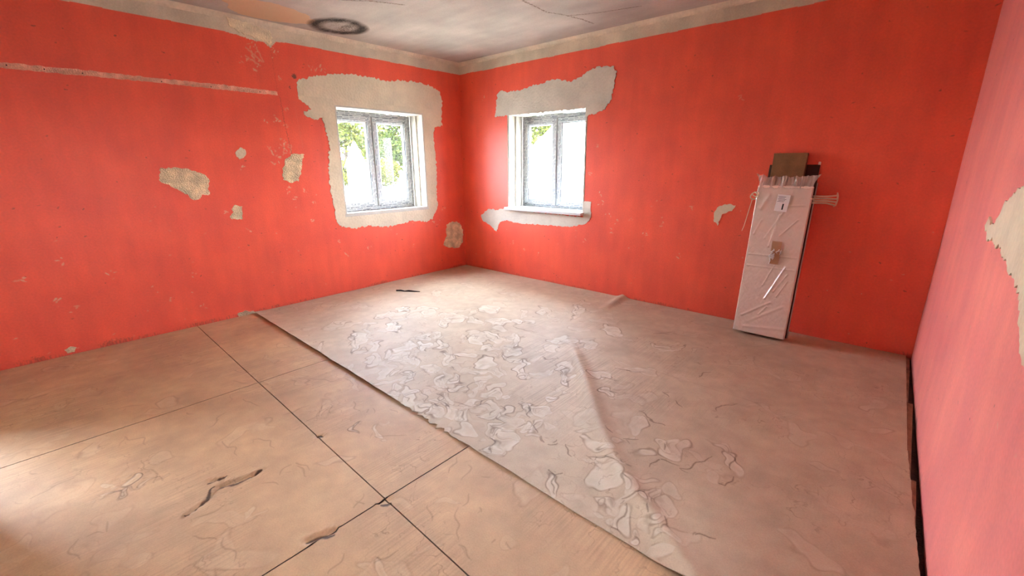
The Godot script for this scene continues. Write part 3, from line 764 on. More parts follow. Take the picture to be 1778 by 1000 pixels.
# ---------------------------------------------------------------- the scene
func _ready() -> void:
	# camera
	var cam := Camera3D.new()
	cam.name = "camera"
	cam.fov = 66.3008
	cam.near = 0.02
	cam.far = 400.0
	add_child(cam)
	cam.position = Vector3(5.01806, 1.5, 4.53312)
	cam.rotation_order = EULER_ORDER_YXZ
	cam.rotation = Vector3(-0.272377, 0.730141, -0.00678)
	# bright hazy daylight
	var we := WorldEnvironment.new()
	we.name = "world_environment"
	var env := Environment.new()
	env.background_mode = Environment.BG_SKY
	var sm := ProceduralSkyMaterial.new()
	sm.sky_top_color = Color(0.80, 0.89, 1.0)
	sm.sky_horizon_color = Color(0.96, 0.98, 1.0)
	sm.ground_bottom_color = Color(0.6, 0.6, 0.58)
	sm.ground_horizon_color = Color(0.85, 0.86, 0.86)
	sm.sky_energy_multiplier = 1.0
	sm.ground_energy_multiplier = 1.0
	var sky := Sky.new()
	sky.sky_material = sm
	env.sky = sky
	env.tonemap_mode = Environment.TONE_MAPPER_LINEAR
	env.tonemap_exposure = 81.0
	env.sdfgi_enabled = true
	env.ssao_enabled = true
	env.ssil_enabled = true
	we.environment = env
	add_child(we)
	# ---- materials
	var RED := Color(0.91, 0.335, 0.235)
	M.plaster = grained(Color(0.82, 0.75, 0.65), 0.14, 11, 1.1, 0.5)
	M.new_plaster = grained(Color(0.84, 0.77, 0.66), 0.07, 21, 0.9, 0.3)
	M.grey_plaster = grained(Color(0.80, 0.755, 0.69), 0.07, 31, 1.0, 0.3)
	M.clay = grained(Color(0.87, 0.77, 0.62), 0.24, 41, 2.2, 1.0)
	M.pale_lump = grained(Color(0.88, 0.81, 0.68), 0.16, 46, 2.0, 0.8)
	M.pink_fill = grained(Color(0.93, 0.66, 0.56), 0.24, 51, 2.4, 0.8)
	M.white_plaster = grained(Color(0.76, 0.73, 0.68), 0.06, 61, 1.6, 0.15)
	M.masonry = grained(Color(0.77, 0.72, 0.65), 0.14, 71, 1.0, 0.3)
	M.white_plastic = plain(Color(0.80, 0.80, 0.79), 0.35, 0.5)
	M.film_print = film_print_material()
	M.glass = plain(Color(0.95, 0.97, 0.97, 0.05), 0.0, 0.2)
	M.glass.transparency = BaseMaterial3D.TRANSPARENCY_ALPHA
	M.slab = grained(Color(0.24, 0.18, 0.14), 0.4, 81, 2.0, 0.8)
	M.board_edge = grained(Color(0.60, 0.47, 0.37), 0.2, 86, 3.0, 0.2)
	M.bark = grained(Color(0.30, 0.25, 0.20), 0.3, 91, 1.0, 0.0)

	# ---- structure
	var win1 := [0.690, 0.940, 1.875, 2.140]
	var win2 := [0.925, 0.925, 2.095, 2.115]
	var win3 := [5.60, 0.20, 7.15, 2.450]
	var added_win4 := [3.25, 0.940, 3.97, 2.140]  # out of view, added to brighten the left wall and boards
	var open := func(q: Array) -> Array:
		return [q[0] - 0.026, q[1], q[2] + 0.026, q[3] + 0.024]
	var scratch_a := [[2.47, 2.19, 2.46, 1.95, 0.35, 0.004], [2.46, 1.95, 2.43, 1.63, 0.4, 0.004], [2.33, 2.10, 2.30, 1.7, -0.25, 0.003], [2.50, 2.70, 2.49, 2.24, 0.22, 0.003],
		[2.299, 2.404, 2.296, 2.398, 1.0, 0.025], [2.36, 2.30, 2.36, 2.28, 0.8, 0.006], [2.72, 2.60, 2.60, 2.50, -0.5, 0.010], [2.68, 2.58, 2.66, 2.47, -0.4, 0.008], [2.74, 2.53, 2.62, 2.46, -0.5, 0.008], [2.63, 2.62, 2.58, 2.50, -0.5, 0.008],
		[2.48, 1.75, 2.52, 1.62, -0.5, 0.007], [2.42, 1.72, 2.44, 1.64, -0.5, 0.007], [1.62, 2.48, 1.70, 2.42, -0.3, 0.01]]
	M.paint_a = wall_paint(5.0, CEIL, 1120, 640, 101, RED, FLECKS, scratch_a, [[2.62, 0.30, 0.035], [2.50, 0.06, 0.05]], 60)
	M.paint_b = wall_paint(5.234, CEIL, 1120, 612, 131, RED, FLECKS_B, [], [], 50)
	M.paint_c_lit = wall_paint(5.0, CEIL, 1000, 572, 161, Color(0.92, 0.53, 0.49), [], [], [], 30)  # same red paint made paler: window light on this wall put into its colour
	var A_U := Vector3(0, 0, 1)
	var A_N := Vector3(1, 0, 0)
	var B_U := Vector3(1, 0, 0)
	var B_N := Vector3(0, 0, 1)
	var C_O := Vector3(5.234, 0, 0)
	var C_U := Vector3(0.029, 0, 1).normalized()
	var C_N := Vector3(-1, 0, 0.029).normalized()
	var wa := wall("wall_left", Vector3.ZERO, A_U, A_N, -0.45, 5.0, 5.0, CEIL, 0.45, [open.call(win1)], M.paint_a, M.masonry, 201)
	wa.set_meta("label", "red painted wall with a plastered window surround and a long filled groove")
	var wb := wall("wall_far", Vector3.ZERO, B_U, B_N, 0.0, 5.234, 5.234, CEIL, 0.45, [open.call(win2)], M.paint_b, M.masonry, 202)
	wb.set_meta("label", "red painted wall behind the wrapped leaning package")
	var wc := wall("wall_right", C_O, C_U, C_N, -0.45, 5.1, 5.0, CEIL, 0.40, [open.call(added_win4)], M.paint_c_lit, M.masonry, 203, 0.006)
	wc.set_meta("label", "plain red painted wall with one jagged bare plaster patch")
	wall("wall_near", Vector3(0, 0, 5.0), B_U, -B_N, -0.45, 5.8, 5.234, CEIL, 0.15, [[1.02, -0.05, 1.92, 2.05]], M.plaster, M.masonry, 204)
	# the next room, from whose window daylight falls through the doorway
	wall("wall_annex_left", Vector3.ZERO, A_U, A_N, 5.0, 8.9, 5.0, CEIL, 0.45, [open.call(win3)], M.plaster, M.masonry, 205)
	wall("wall_annex_right", Vector3(4.2, 0, 5.15), A_U, -A_N, 0.0, 3.5, 5.0, CEIL, 0.3, [], M.plaster, M.masonry, 206)
	wall("wall_annex_near", Vector3(-0.45, 0, 8.6), B_U, -B_N, 0.0, 5.0, 5.0, CEIL, 0.3, [], M.plaster, M.masonry, 207)
	# ceiling
	var cst := tool()
	var cn := noise_of(301, 0.8, 3)
	var cg := sheet_grid(68, 64, func(a: float, b: float) -> Vector2: return Vector2(a * 5.44, b * 5.0), func(q: Vector2) -> float:
		var e := minf(q.x, q.y)
		return CEIL + cn.get_noise_2d(q.x, q.y) * 0.012 * clampf(e / 0.4, 0.0, 1.0), 0.0, Vector2.ZERO, Vector2(5.44, 5.0))
	M.ceiling = ceiling_material(5.44, 5.0, 1088, 1000)
	var ceil_node := build(cg, "ceiling", M.ceiling)
	struct(ceil_node, "stained old plaster ceiling with a sooty ring and cracks")
	box(cst, Vector3(-0.45, CEIL + 0.02, -0.45), Vector3(6.0, CEIL + 0.30, 9.0), 0.0)
	build(cst, "slab", M.masonry, ceil_node)
	# rounded coving where the whitewashed band meets the ceiling
	for k in 2:
		var cv := tool()
		var L := 5.0 if k == 0 else 5.234
		var R := 0.05
		for s in 6:
			var t0 := PI / 2.0 * s / 6.0
			var t1 := PI / 2.0 * (s + 1) / 6.0
			var f := func(t: float, u: float) -> Vector3:
				var off := R * (1.0 - sin(t))
				var y := CEIL + 0.004 - R * (1.0 - cos(t))
				return Vector3(off, y, u) if k == 0 else Vector3(u, y, off)
			var nn := func(t: float) -> Vector3:
				return Vector3(sin(t), -cos(t), 0) if k == 0 else Vector3(0, -cos(t), sin(t))
			for j in 24:
				var a0 := L * j / 24.0
				var a1 := L * (j + 1) / 24.0
				var pq := [[t0, a0], [t1, a0], [t1, a1], [t0, a1]]
				for q in ([0, 1, 2, 0, 2, 3] if k == 0 else [0, 2, 1, 0, 3, 2]):
					cv.set_normal(nn.call(pq[q][0]))
					cv.set_uv(Vector2(pq[q][1], pq[q][0]))
					cv.add_vertex(f.call(pq[q][0], pq[q][1]))
		var tr := build(cv, "trim_%d" % (k + 1), M.plaster)
		struct(tr, "rounded plaster coving above the red wall")
	# windows
	make_window("window_1", Vector3(0, win1[1], win1[2]), PI / 2.0, Vector2(win1[2] - win1[0], win1[3] - win1[1]), "new double casement window with printed film, set in broad beige plaster surround")
	var w2 := make_window("window_2", Vector3(win2[0], win2[1], 0), 0.0, Vector2(win2[2] - win2[0], win2[3] - win2[1]), "new double casement window with printed film, above a white sill board")
	make_window("window_3", Vector3(0, win3[1], win3[2]), PI / 2.0, Vector2(win3[2] - win3[0], win3[3] - win3[1]), "double casement window of the next room")
	make_window("added_window_4", C_O + C_U * added_win4[0] + Vector3(0, added_win4[1], 0), -PI / 2.0 + 0.029, Vector2(added_win4[2] - added_win4[0], added_win4[3] - added_win4[1]), "unseen double casement window added to brighten the left wall and floor boards")
	var sb := tool()
	box(sb, Vector3(-0.03, -0.012, -0.275), Vector3(1.20, 0.022, 0.085), 0.005)
	var sill := build(sb, "window_sill", M.white_plastic, w2)
	sill.set_meta("label", "white plastic sill board projecting from the wall")
	var lip := tool()
	box(lip, Vector3(-0.03, -0.03, -0.06), Vector3(win1[2] - win1[0] + 0.03, 0.012, 0.006), 0.004)
	build(lip, "sill_bead", M.white_plaster, get_node("window_1"))
	# plaster patches on the walls
	var hole1 := [win1[0] - 0.02, win1[1] - 0.02, win1[2] + 0.02, win1[3] + 0.018]
	patch("plaster_patch", PATCH_WINDOW_1, Vector3.ZERO, A_U, A_N, M.new_plaster, wa, 401, 0.012, hole1, 0.0045)
	patch("plaster_patch", PATCH_A1, Vector3.ZERO, A_U, A_N, M.clay, wa, 402, 0.008)
	patch("plaster_patch", PATCH_A2, Vector3.ZERO, A_U, A_N, M.new_plaster, wa, 403, 0.005)
	patch("plaster_patch", PATCH_A3, Vector3.ZERO, A_U, A_N, M.clay, wa, 404, 0.006)
	patch("plaster_patch", PATCH_A4, Vector3.ZERO, A_U, A_N, M.clay, wa, 405, 0.008)
	patch("plaster_patch", PATCH_A5, Vector3.ZERO, A_U, A_N, M.clay, wa, 406, 0.008)
	patch("plaster_patch", PATCH_A6, Vector3.ZERO, A_U, A_N, M.clay, wa, 407, 0.008)
	patch("plaster_patch", PATCH_A7, Vector3.ZERO, A_U, A_N, M.clay, wa, 408, 0.008)
	patch("plaster_lump", PATCH_A8, Vector3.ZERO, A_U, A_N, M.pale_lump, wa, 409, 0.008, [], 0.012)
	patch("plaster_patch", PATCH_B_TOP, Vector3.ZERO, B_U, B_N, M.grey_plaster, wb, 411, 0.010, [], 0.0045)
	patch("plaster_patch", PATCH_B_BOTTOM, Vector3.ZERO, B_U, B_N, M.grey_plaster, wb, 412, 0.008, [], 0.0045)
	patch("plaster_patch", PATCH_B1, Vector3.ZERO, B_U, B_N, M.new_plaster, wb, 413, 0.008)
	patch("plaster_patch", [1.70, 1.225, 1.76, 1.275, 1.84, 1.25, 1.92, 1.26, 2.0, 1.353, 2.2, 1.414, 2.6, 1.52, 3.0, 1.42, 3.05, 1.1, 2.93, 0.98, 2.777, 1.00, 2.69, 1.06, 2.60, 1.12, 2.505, 1.145, 2.40, 1.15, 2.30, 1.17, 2.213, 1.175, 2.13, 1.205, 2.05, 1.185, 1.95, 1.205, 1.86, 1.18, 1.80, 1.205], C_O, C_U, C_N, M.new_plaster, wc, 414, 0.010, [], 0.0075)
	patch("filled_groove", [2.495, 2.197, 2.495, 2.236, 3.0, 2.242, 3.5, 2.236, 4.0, 2.236, 4.5, 2.226, 4.99, 2.22, 4.99, 2.182, 4.5, 2.188, 4.0, 2.194, 3.5, 2.2, 3.0, 2.198], Vector3.ZERO, A_U, A_N, M.pink_fill, wa, 415, 0.004, [], 0.004)
	# nail holes left in the groove
	var nh := plain(Color(0.16, 0.09, 0.07), 1.0)
	for q in [2.66, 3.08, 3.45, 3.95, 4.16, 4.35]:
		var h2 := tool()
		tube(h2, [Vector3(0.003, 2.212, q), Vector3(0.0052, 2.212, q)], [0.005, 0.004], 8)
		build(h2, "nail_stub", nh, wa)

	# ---- floor: hardboard sheets on a dark slab
	var fl := base("floor")
	struct(fl, "hardboard sheets laid over the room with open joints")
	var sl := tool()
	box(sl, Vector3(-0.45, -0.30, -0.45), Vector3(6.0, -0.022, 9.0), 0.0)
	build(sl, "slab", M.slab, fl)
	var gouges := [[0.013, 2.742, 4.141, 2.765, 4.06, 2.779, 3.999], [0.010, 2.779, 3.999, 2.77, 3.95], [0.008, 2.742, 4.141, 2.80, 4.20, 2.84, 4.30], [0.008, 2.70, 4.10, 2.66, 4.16], [0.015, 3.39, 4.0, 3.41, 3.93, 3.425, 3.90], [0.012, 3.43, 3.68, 3.44, 3.64], [0.012, 2.70, 3.63, 2.72, 3.61]]
	var scuffs := [[2.36, 4.42, 0.045, 0.018, 0.4], [2.43, 4.36, 0.035, 0.014, 1.0], [2.30, 4.48, 0.03, 0.016, 2.0], [2.46, 4.46, 0.03, 0.013, 0.2], [2.40, 4.50, 0.04, 0.012, 2.6], [2.92, 3.36, 0.06, 0.018, 0.3], [2.80, 3.42, 0.05, 0.015, 1.0], [3.02, 4.10, 0.05, 0.02, 0.7], [3.76, 3.90, 0.06, 0.025, 0.5]]
	M.board = floor_material(0.0, 2.9, 5.4, 2.1, 2048, 800, 601, Color(0.77, 0.61, 0.45), Color(0.71, 0.56, 0.42), Color(0.86, 0.76, 0.64), scuffs, BOARD_STROKES, gouges, 0.6, 110, 0.34)
	var bn := noise_of(611, 1.1, 3)
	var bh := func(q: Vector2) -> float:
		var y := bn.get_noise_2d(q.x, q.y) * 0.003
		for g in gouges:
			var d := polyline_dist(q, g.slice(1))
			if d < g[0] * 2.2:
				y -= 0.010 * clampf(1.4 - d / g[0], 0.0, 1.0)
				y += 0.003 * exp(-pow(d / g[0] - 1.7, 2.0) * 6.0)
		var d3 := q.distance_to(Vector2(3.78, 3.93))
		if d3 < 0.14:
			y += bn.get_noise_2d(q.x * 40.0, q.y * 40.0) * 0.007 * (1.0 - d3 / 0.14)
		var d4 := q.distance_to(Vector2(2.36, 4.42))
		if d4 < 0.20:
			y += bn.get_noise_2d(q.x * 30.0, q.y * 30.0 + 9.0) * 0.006 * (1.0 - d4 / 0.20)
		return y
	var joint := func(x: float) -> float: return 3.562 + 0.026 * x
	var cols := [[0.012, 1.727, 90], [1.733, 3.419, 120], [3.425, 5.215, 90]]
	for c in cols:
		for row in 2:
			var za := func(x: float) -> float: return (3.0 if row == 0 else joint.call(x) + 0.003)
			var zb := func(x: float) -> float: return (joint.call(x) - 0.003 if row == 0 else 5.0)
			var g2 := sheet_grid(c[2], 30 if row == 0 else 90, func(a: float, b: float) -> Vector2:
				var x := lerpf(c[0], c[1], a)
				return Vector2(x, lerpf(za.call(x), zb.call(x), b)), bh, 0.012, Vector2(0, 2.9), Vector2(5.4, 2.1))
			build(g2, "hardboard_sheet", M.board, fl)
	# strips of old boarding that show along the right wall
	var zr := [0.02, 0.30, 0.92, 1.86, 2.62, 2.99]
	for k in zr.size() - 1:
		var bs := tool()
		var xo: float = 0.029 * zr[k] + (0.004 if k % 2 == 0 else -0.002)
		box(bs, Vector3(5.06 + xo, -0.018, zr[k] + 0.004), Vector3(5.222 + xo, -0.003, zr[k + 1] - 0.004), 0.002)
		build(bs, "floorboard", M.board_edge, fl)

	# ---- two loose sheets of linoleum on top
	M.lino = floor_material(0.0, 0.0, 5.4, 3.2, 2048, 1216, 701, Color(0.75, 0.65, 0.53), Color(0.70, 0.60, 0.49), Color(0.87, 0.82, 0.73), BLOBS, STROKES, [], 1.0, 110, 0.8, Vector3(3.2, 1.95, 0.75))
	var ridge1 := [2.93, 1.50, 3.12, 1.66, 3.415, 1.974, 3.863, 2.476, 4.086, 2.704, 4.32, 2.882, 4.66, 3.12]
	var ridge2 := [2.70, 0.0, 2.74, 0.35, 2.78, 0.80]
	var ln := noise_of(711, 1.2, 3)
	var l_h := func(q: Vector2) -> float:
		var y := 0.0075 + ln.get_noise_2d(q.x, q.y) * 0.003
		var d1 := polyline_dist(q, ridge1)
		if d1 < 0.4:
			var grow := clampf((q.x - 2.85) / 0.5, 0.0, 1.0)
			y += grow * (0.026 * exp(-pow(d1 / 0.055, 2.0)) + 0.004 * exp(-pow(d1 / 0.16, 2.0)))
		var d2 := polyline_dist(q, ridge2)
		if d2 < 0.3:
			y += 0.034 * clampf(1.0 - q.y / 0.85, 0.0, 1.0) * exp(-pow(d2 / 0.05, 2.0))
		return y
	var e_n := noise_of(712, 3.0, 3)
	var front := func(x: float) -> float:
		var z := 3.047 + 0.022 * x
		z += e_n.get_noise_1d(x) * 0.006
		if x > 2.7 and x < 3.45:
			z += e_n.get_noise_1d(x * 5.0) * 0.045 * sin(PI * (x - 2.7) / 0.75)
		return z
	var l1 := sheet_grid(230, 72, func(a: float, b: float) -> Vector2:
		var z := lerpf(0.012, 1.5608, b)
		return Vector2(lerpf(0.012, 5.199 + 0.022 * z, a), z + 0.0312 * a * b * b), l_h, 0.003, Vector2.ZERO, Vector2(5.4, 3.2))
	var lo1 := build(l1, "linoleum_sheet", M.lino)
	tag(lo1, "brown linoleum sheet reaching into the corner under both windows, short ridge at wall", "flooring", "loose linoleum sheets")
	var l2 := sheet_grid(250, 84, func(a: float, b: float) -> Vector2:
		var x := lerpf(0.016, 1.0, a)
		var z := 0.0
		x = lerpf(0.016, 5.236 + 0.083 * b + e_n.get_noise_1d(b * 5.0) * 0.006, a)
		z = lerpf(1.562 + 0.006 * x, front.call(x), b)
		return Vector2(x, z), func(q: Vector2) -> float:
			var ed: float = front.call(q.x) - q.y
			var lift := 0.010 * exp(-maxf(ed, 0.0) / 0.07) * clampf((3.3 - q.x) / 1.0, 0.15, 1.0)
			return float(l_h.call(q)) + lift, 0.003, Vector2.ZERO, Vector2(5.4, 3.2))
	var lo2 := build(l2, "linoleum_sheet", M.lino)
	tag(lo2, "brown linoleum sheet with a long diagonal wrinkle and dried pale smears, ragged edge", "flooring", "loose linoleum sheets")

	things()
	outdoors()

func things() -> void:
	# ---- leaning stack on the far wall
	var lean := Basis(Vector3.RIGHT, -deg_to_rad(8.6)) 
	var org := Vector3(4.198, 0.013, 0.222)
	var place := func(o: Node3D) -> void:
		o.position = org
		o.basis = lean
	M.foam = grained(Color(0.92, 0.82, 0.76), 0.06, 801, 2.0, 0.1, 0.5)
	M.pale_board = grained(Color(0.78, 0.72, 0.68), 0.08, 811, 2.0, 0.1, 0.6)
	M.carton = grained(Color(0.50, 0.36, 0.24), 0.16, 821, 2.5, 0.2, 0.85)
	M.dark_board = grained(Color(0.24, 0.15, 0.11), 0.2, 831, 2.5, 0.2, 0.7)
	M.film = plain(Color(0.96, 0.88, 0.83, 0.46), 0.10, 1.0)
	M.film.transparency = BaseMaterial3D.TRANSPARENCY_ALPHA
	M.paper = plain(Color(0.90, 0.88, 0.87), 0.8)
	M.ink = plain(Color(0.05, 0.05, 0.05), 0.8)
	M.tape = plain(Color(0.62, 0.47, 0.34), 0.35, 0.6)
	M.cord = grained(Color(0.85, 0.76, 0.66), 0.1, 841, 4.0, 0.2, 0.8)

	var st := tool()
	box(st, Vector3(-0.2, 0.0, 0.0), Vector3(0.212, 1.34, 0.011), 0.002)
	var bb := build(st, "thin_board", M.pale_board)
	place.call(bb)
	tag(bb, "thin pale board leaning at the back of the stack against the wall", "board")
	var db := base("dark_panel")
	place.call(db)
	st = tool()
	box(st, Vector3(-0.165, 0.0, 0.013), Vector3(0.205, 1.485, 0.029), 0.002)
	build(st, "panel", M.dark_board, db)
	st = tool()
	box(st, Vector3(0.190, 1.482, 0.010), Vector3(0.207, 1.508, 0.031), 0.003)
	build(st, "corner_protector", M.foam, db)
	tag(db, "dark brown panel peeking out on both sides of the upright carton", "panel")
	var ct := base("long_carton")
	place.call(ct)
	st = tool()
	box(st, Vector3(-0.137, 0.0, 0.031), Vector3(0.112, 1.572, 0.076), 0.002)
	build(st, "carton_body", M.carton, ct)
	st = tool()
	box(st, Vector3(-0.138, 1.555, 0.0305), Vector3(0.113, 1.5745, 0.0765), 0.002)
	build(st, "end_flap", M.carton, ct)
	tag(ct, "tall brown cardboard carton standing out above the film wrapped package", "carton")

	var pk := base("wrapped_package")
	place.call(pk)
	tag(pk, "long flat package in pale foam and shiny clear film, with paper label", "package")
	st = tool()
	box(st, Vector3(-0.2065, 0.004, 0.108), Vector3(0.2065, 1.30, 0.126), 0.008)
	build(st, "foam_wrapping", M.foam, pk)
	st = tool()
	box(st, Vector3(-0.200, 0.002, 0.078), Vector3(0.203, 1.285, 0.109), 0.002)
	build(st, "packed_boards", M.dark_board, pk)
	# film over the front, puckered, flaring into a ruffle above the foam
	var folds := [[0.005, 0.33, 0.115, 0.615, 0.0045, 0.006], [-0.03, 0.44, 0.03, 0.62, 0.003, 0.005], [0.06, 0.40, 0.14, 0.56, 0.003, 0.005], [0.09, 0.36, 0.15, 0.50, 0.0025, 0.004], [-0.08, 0.85, 0.03, 1.09, 0.0035, 0.006], [-0.04, 0.78, 0.0, 1.05, 0.003, 0.005], [0.03, 0.88, 0.14, 1.02, 0.003, 0.005], [-0.15, 0.15, 0.05, 0.30, 0.003, 0.008], [-0.10, 0.10, 0.15, 0.28, 0.002, 0.010], [-0.18, 0.70, 0.18, 0.705, 0.002, 0.006], [-0.18, 0.60, 0.18, 0.60, 0.0015, 0.006], [-0.15, 1.10, -0.10, 1.22, 0.005, 0.012], [0.05, 1.13, 0.17, 1.14, 0.003, 0.006], [-0.17, 0.88, -0.13, 1.0, 0.003, 0.006], [-0.12, 0.05, 0.19, 0.09, 0.003, 0.010], [-0.02, 0.18, 0.03, 0.26, 0.002, 0.006]]
	var fn := noise_of(851, 14.0, 3)
	var nx := 170
	var ny := 460
	var grid := []
	for j in ny + 1:
		var row := []
		for i in nx + 1:
			var y := lerpf(0.002, 1.375, float(j) / ny)
			var flare := clampf((y - 1.27) / 0.10, 0.0, 1.0)
			var hw := 0.2085 - 0.012 * sin(PI * flare) + 0.026 * flare * flare
			var x := lerpf(-hw, hw, float(i) / nx)
			var z := 0.1285 + absf(fn.get_noise_2d(x, y * 0.5)) * 0.0025
			for f in folds:
				var d := polyline_dist(Vector2(x, y), [f[0], f[1], f[2], f[3]])
				if d < f[5] * 3.5:
					z += f[4] * 1.4 * exp(-pow(d / (f[5] * 1.25), 2.0))
			z += flare * (0.020 * fn.get_noise_2d(x * 1.3, 7.0) * 2.0 + 0.010 * fn.get_noise_2d(x * 4.0, 3.0 + y) - 0.03)
			y += flare * (0.016 * fn.get_noise_2d(x * 0.9, 31.0) + 0.020 * pow(absf(x) / 0.22, 4.0))
			var eg := clampf((absf(x) - 0.199) / 0.0095, 0.0, 1.0) * (1.0 - flare)
			z -= 0.016 * eg * eg
			row.append(Vector3(x, y, z))
		grid.append(row)
	st = tool()
	for j in ny + 1:
		for i in nx + 1:
			var a: Vector3 = grid[j][mini(i + 1, nx)] - grid[j][maxi(i - 1, 0)]
			var b: Vector3 = grid[mini(j + 1, ny)][i] - grid[maxi(j - 1, 0)][i]
			st.set_normal(a.cross(b).normalized())
			st.set_uv(Vector2(float(i) / nx, float(j) / ny))
			st.add_vertex(grid[j][i])
	for j in ny:
		for i in nx:
			var k := j * (nx + 1) + i
			for q in [k, k + nx + 2, k + 1, k, k + nx + 1, k + nx + 2]:
				st.add_index(q)
	var fm := build(st, "plastic_film", M.film, pk)
	fm.set_meta("label", "shiny clear wrinkled plastic film")
	st = tool()
	box(st, Vector3(-0.052, 1.085, 0.1355), Vector3(0.043, 1.225, 0.137), 0.0004, Transform3D(Basis(Vector3.BACK, -0.07), Vector3(-0.072, 0.0, 0)))
	var lb := build(st, "paper_label", M.paper, pk)
	st = tool()
	box(st, Vector3(0.0, 1.10, 0.137), Vector3(0.011, 1.15, 0.1376), 0.0002, Transform3D(Basis(Vector3.BACK, -0.07), Vector3(-0.072, 0.0, 0)))
	for k in 5:
		box(st, Vector3(-0.045 + 0.006 * (k % 2), 1.165 + 0.010 * k, 0.137), Vector3(0.005 + 0.007 * (k % 3), 1.168 + 0.010 * k, 0.1374), 0.0001, Transform3D(Basis(Vector3.BACK, -0.07), Vector3(-0.072, 0.0, 0)))
	var mk := build(st, "printed_mark", M.ink, lb)
	mk.set_meta("label", "thick black stroke on the label")
	st = tool()
	box(st, Vector3(-0.015, 0.635, 0.134), Vector3(0.058, 0.83, 0.1352), 0.0004)
	build(st, "brown_tape", M.tape, pk)
	# crumpled twist of film on the tape
	st = tool()
	var rng := RandomNumberGenerator.new(); rng.seed = 91
	for k in 9:
		var p := Vector3(0.02 + rng.randf_range(-0.025, 0.03), 0.735 + rng.randf_range(-0.03, 0.035), 0.136)
		var pts := []
		for q in 4:
			pts.append(p + Vector3(rng.randf_range(-0.02, 0.02), -0.014 * q, 0.006 + rng.randf_range(0.0, 0.016)))
		tube(st, pts, [0.002, 0.006, 0.005, 0.0015], 6)
	tube(st, [Vector3(0.0, 0.74, 0.145), Vector3(-0.012, 0.70, 0.148), Vector3(-0.006, 0.66, 0.143), Vector3(-0.012, 0.63, 0.138)], [0.006, 0.005, 0.004, 0.002], 6)
	build(st, "film_twist", M.white_plastic, pk)

	# cord tied round the top of the stack
	var cd := base("tie_cord")
	place.call(cd)
	tag(cd, "pale cord tied round the wrapped package, its ends sticking out sideways", "cord")
	st = tool()
	tube(st, [Vector3(-0.215, 1.19, 0.03), Vector3(-0.213, 1.195, 0.10), Vector3(-0.205, 1.20, 0.132), Vector3(-0.19, 1.20, 0.134)], [0.005], 6)
	build(st, "band", M.cord, cd)
	st = tool()
	tube(st, [Vector3(0.216, 1.19, 0.02), Vector3(0.216, 1.195, 0.13), Vector3(0.20, 1.20, 0.134)], [0.005], 6)
	build(st, "band", M.cord, cd)
	st = tool()
	var lp := []
	for k in 13:
		var a := TAU * k / 12.0
		lp.append(Vector3(-0.225 + 0.028 * cos(a), 1.205 + 0.03 * sin(a), 0.12 + 0.012 * sin(a * 2.0)))
	tube(st, lp, [0.005], 6)
	var lp2 := []
	for k in 13:
		var a := TAU * k / 12.0
		lp2.append(Vector3(-0.212 + 0.024 * cos(a), 1.22 + 0.02 * sin(a), 0.125 + 0.012 * cos(a * 2.0)))
	tube(st, lp2, [0.005], 6)
	build(st, "bow", M.cord, cd)
	st = tool()
	tube(st, [Vector3(-0.232, 1.185, 0.125), Vector3(-0.243, 1.10, 0.125), Vector3(-0.256, 1.0, 0.12), Vector3(-0.268, 0.93, 0.11), Vector3(-0.280, 0.895, 0.10)], [0.0035, 0.003, 0.003, 0.0025, 0.002], 6)
	build(st, "hanging_end", M.cord, cd)
	for k in 4:
		st = tool()
		var y0 := 1.225 - 0.018 * k
		tube(st, [Vector3(0.205, y0 + 0.0, 0.06), Vector3(0.30, y0 + 0.003, 0.055), Vector3(0.365, y0 + [0.012, 0.002, -0.004, -0.012][k], 0.05)], [0.0078], 6)
		build(st, "strand", M.cord, cd)
	st = tool()
	tube(st, [Vector3(0.362, 1.262, 0.05), Vector3(0.368, 1.235, 0.05), Vector3(0.372, 1.20, 0.05), Vector3(0.366, 1.16, 0.05), Vector3(0.352, 1.150, 0.05)], [0.005, 0.008, 0.006, 0.007, 0.005], 6)
	build(st, "knot", M.cord, cd)

	# bent dark strip lying near the corner
	st = tool()
	tube(st, [Vector3(0.46, 0.016, 1.585), Vector3(0.50, 0.014, 1.545), Vector3(0.56, 0.014, 1.53), Vector3(0.60, 0.020, 1.50), Vector3(0.66, 0.014, 1.455), Vector3(0.72, 0.013, 1.42)], [0.010, 0.012, 0.006, 0.010, 0.007, 0.004], 6)
	var sp := build(st, "bent_strip", plain(Color(0.12, 0.09, 0.08), 0.8))
	tag(sp, "small bent black strip lying on the floor near the corner", "debris")

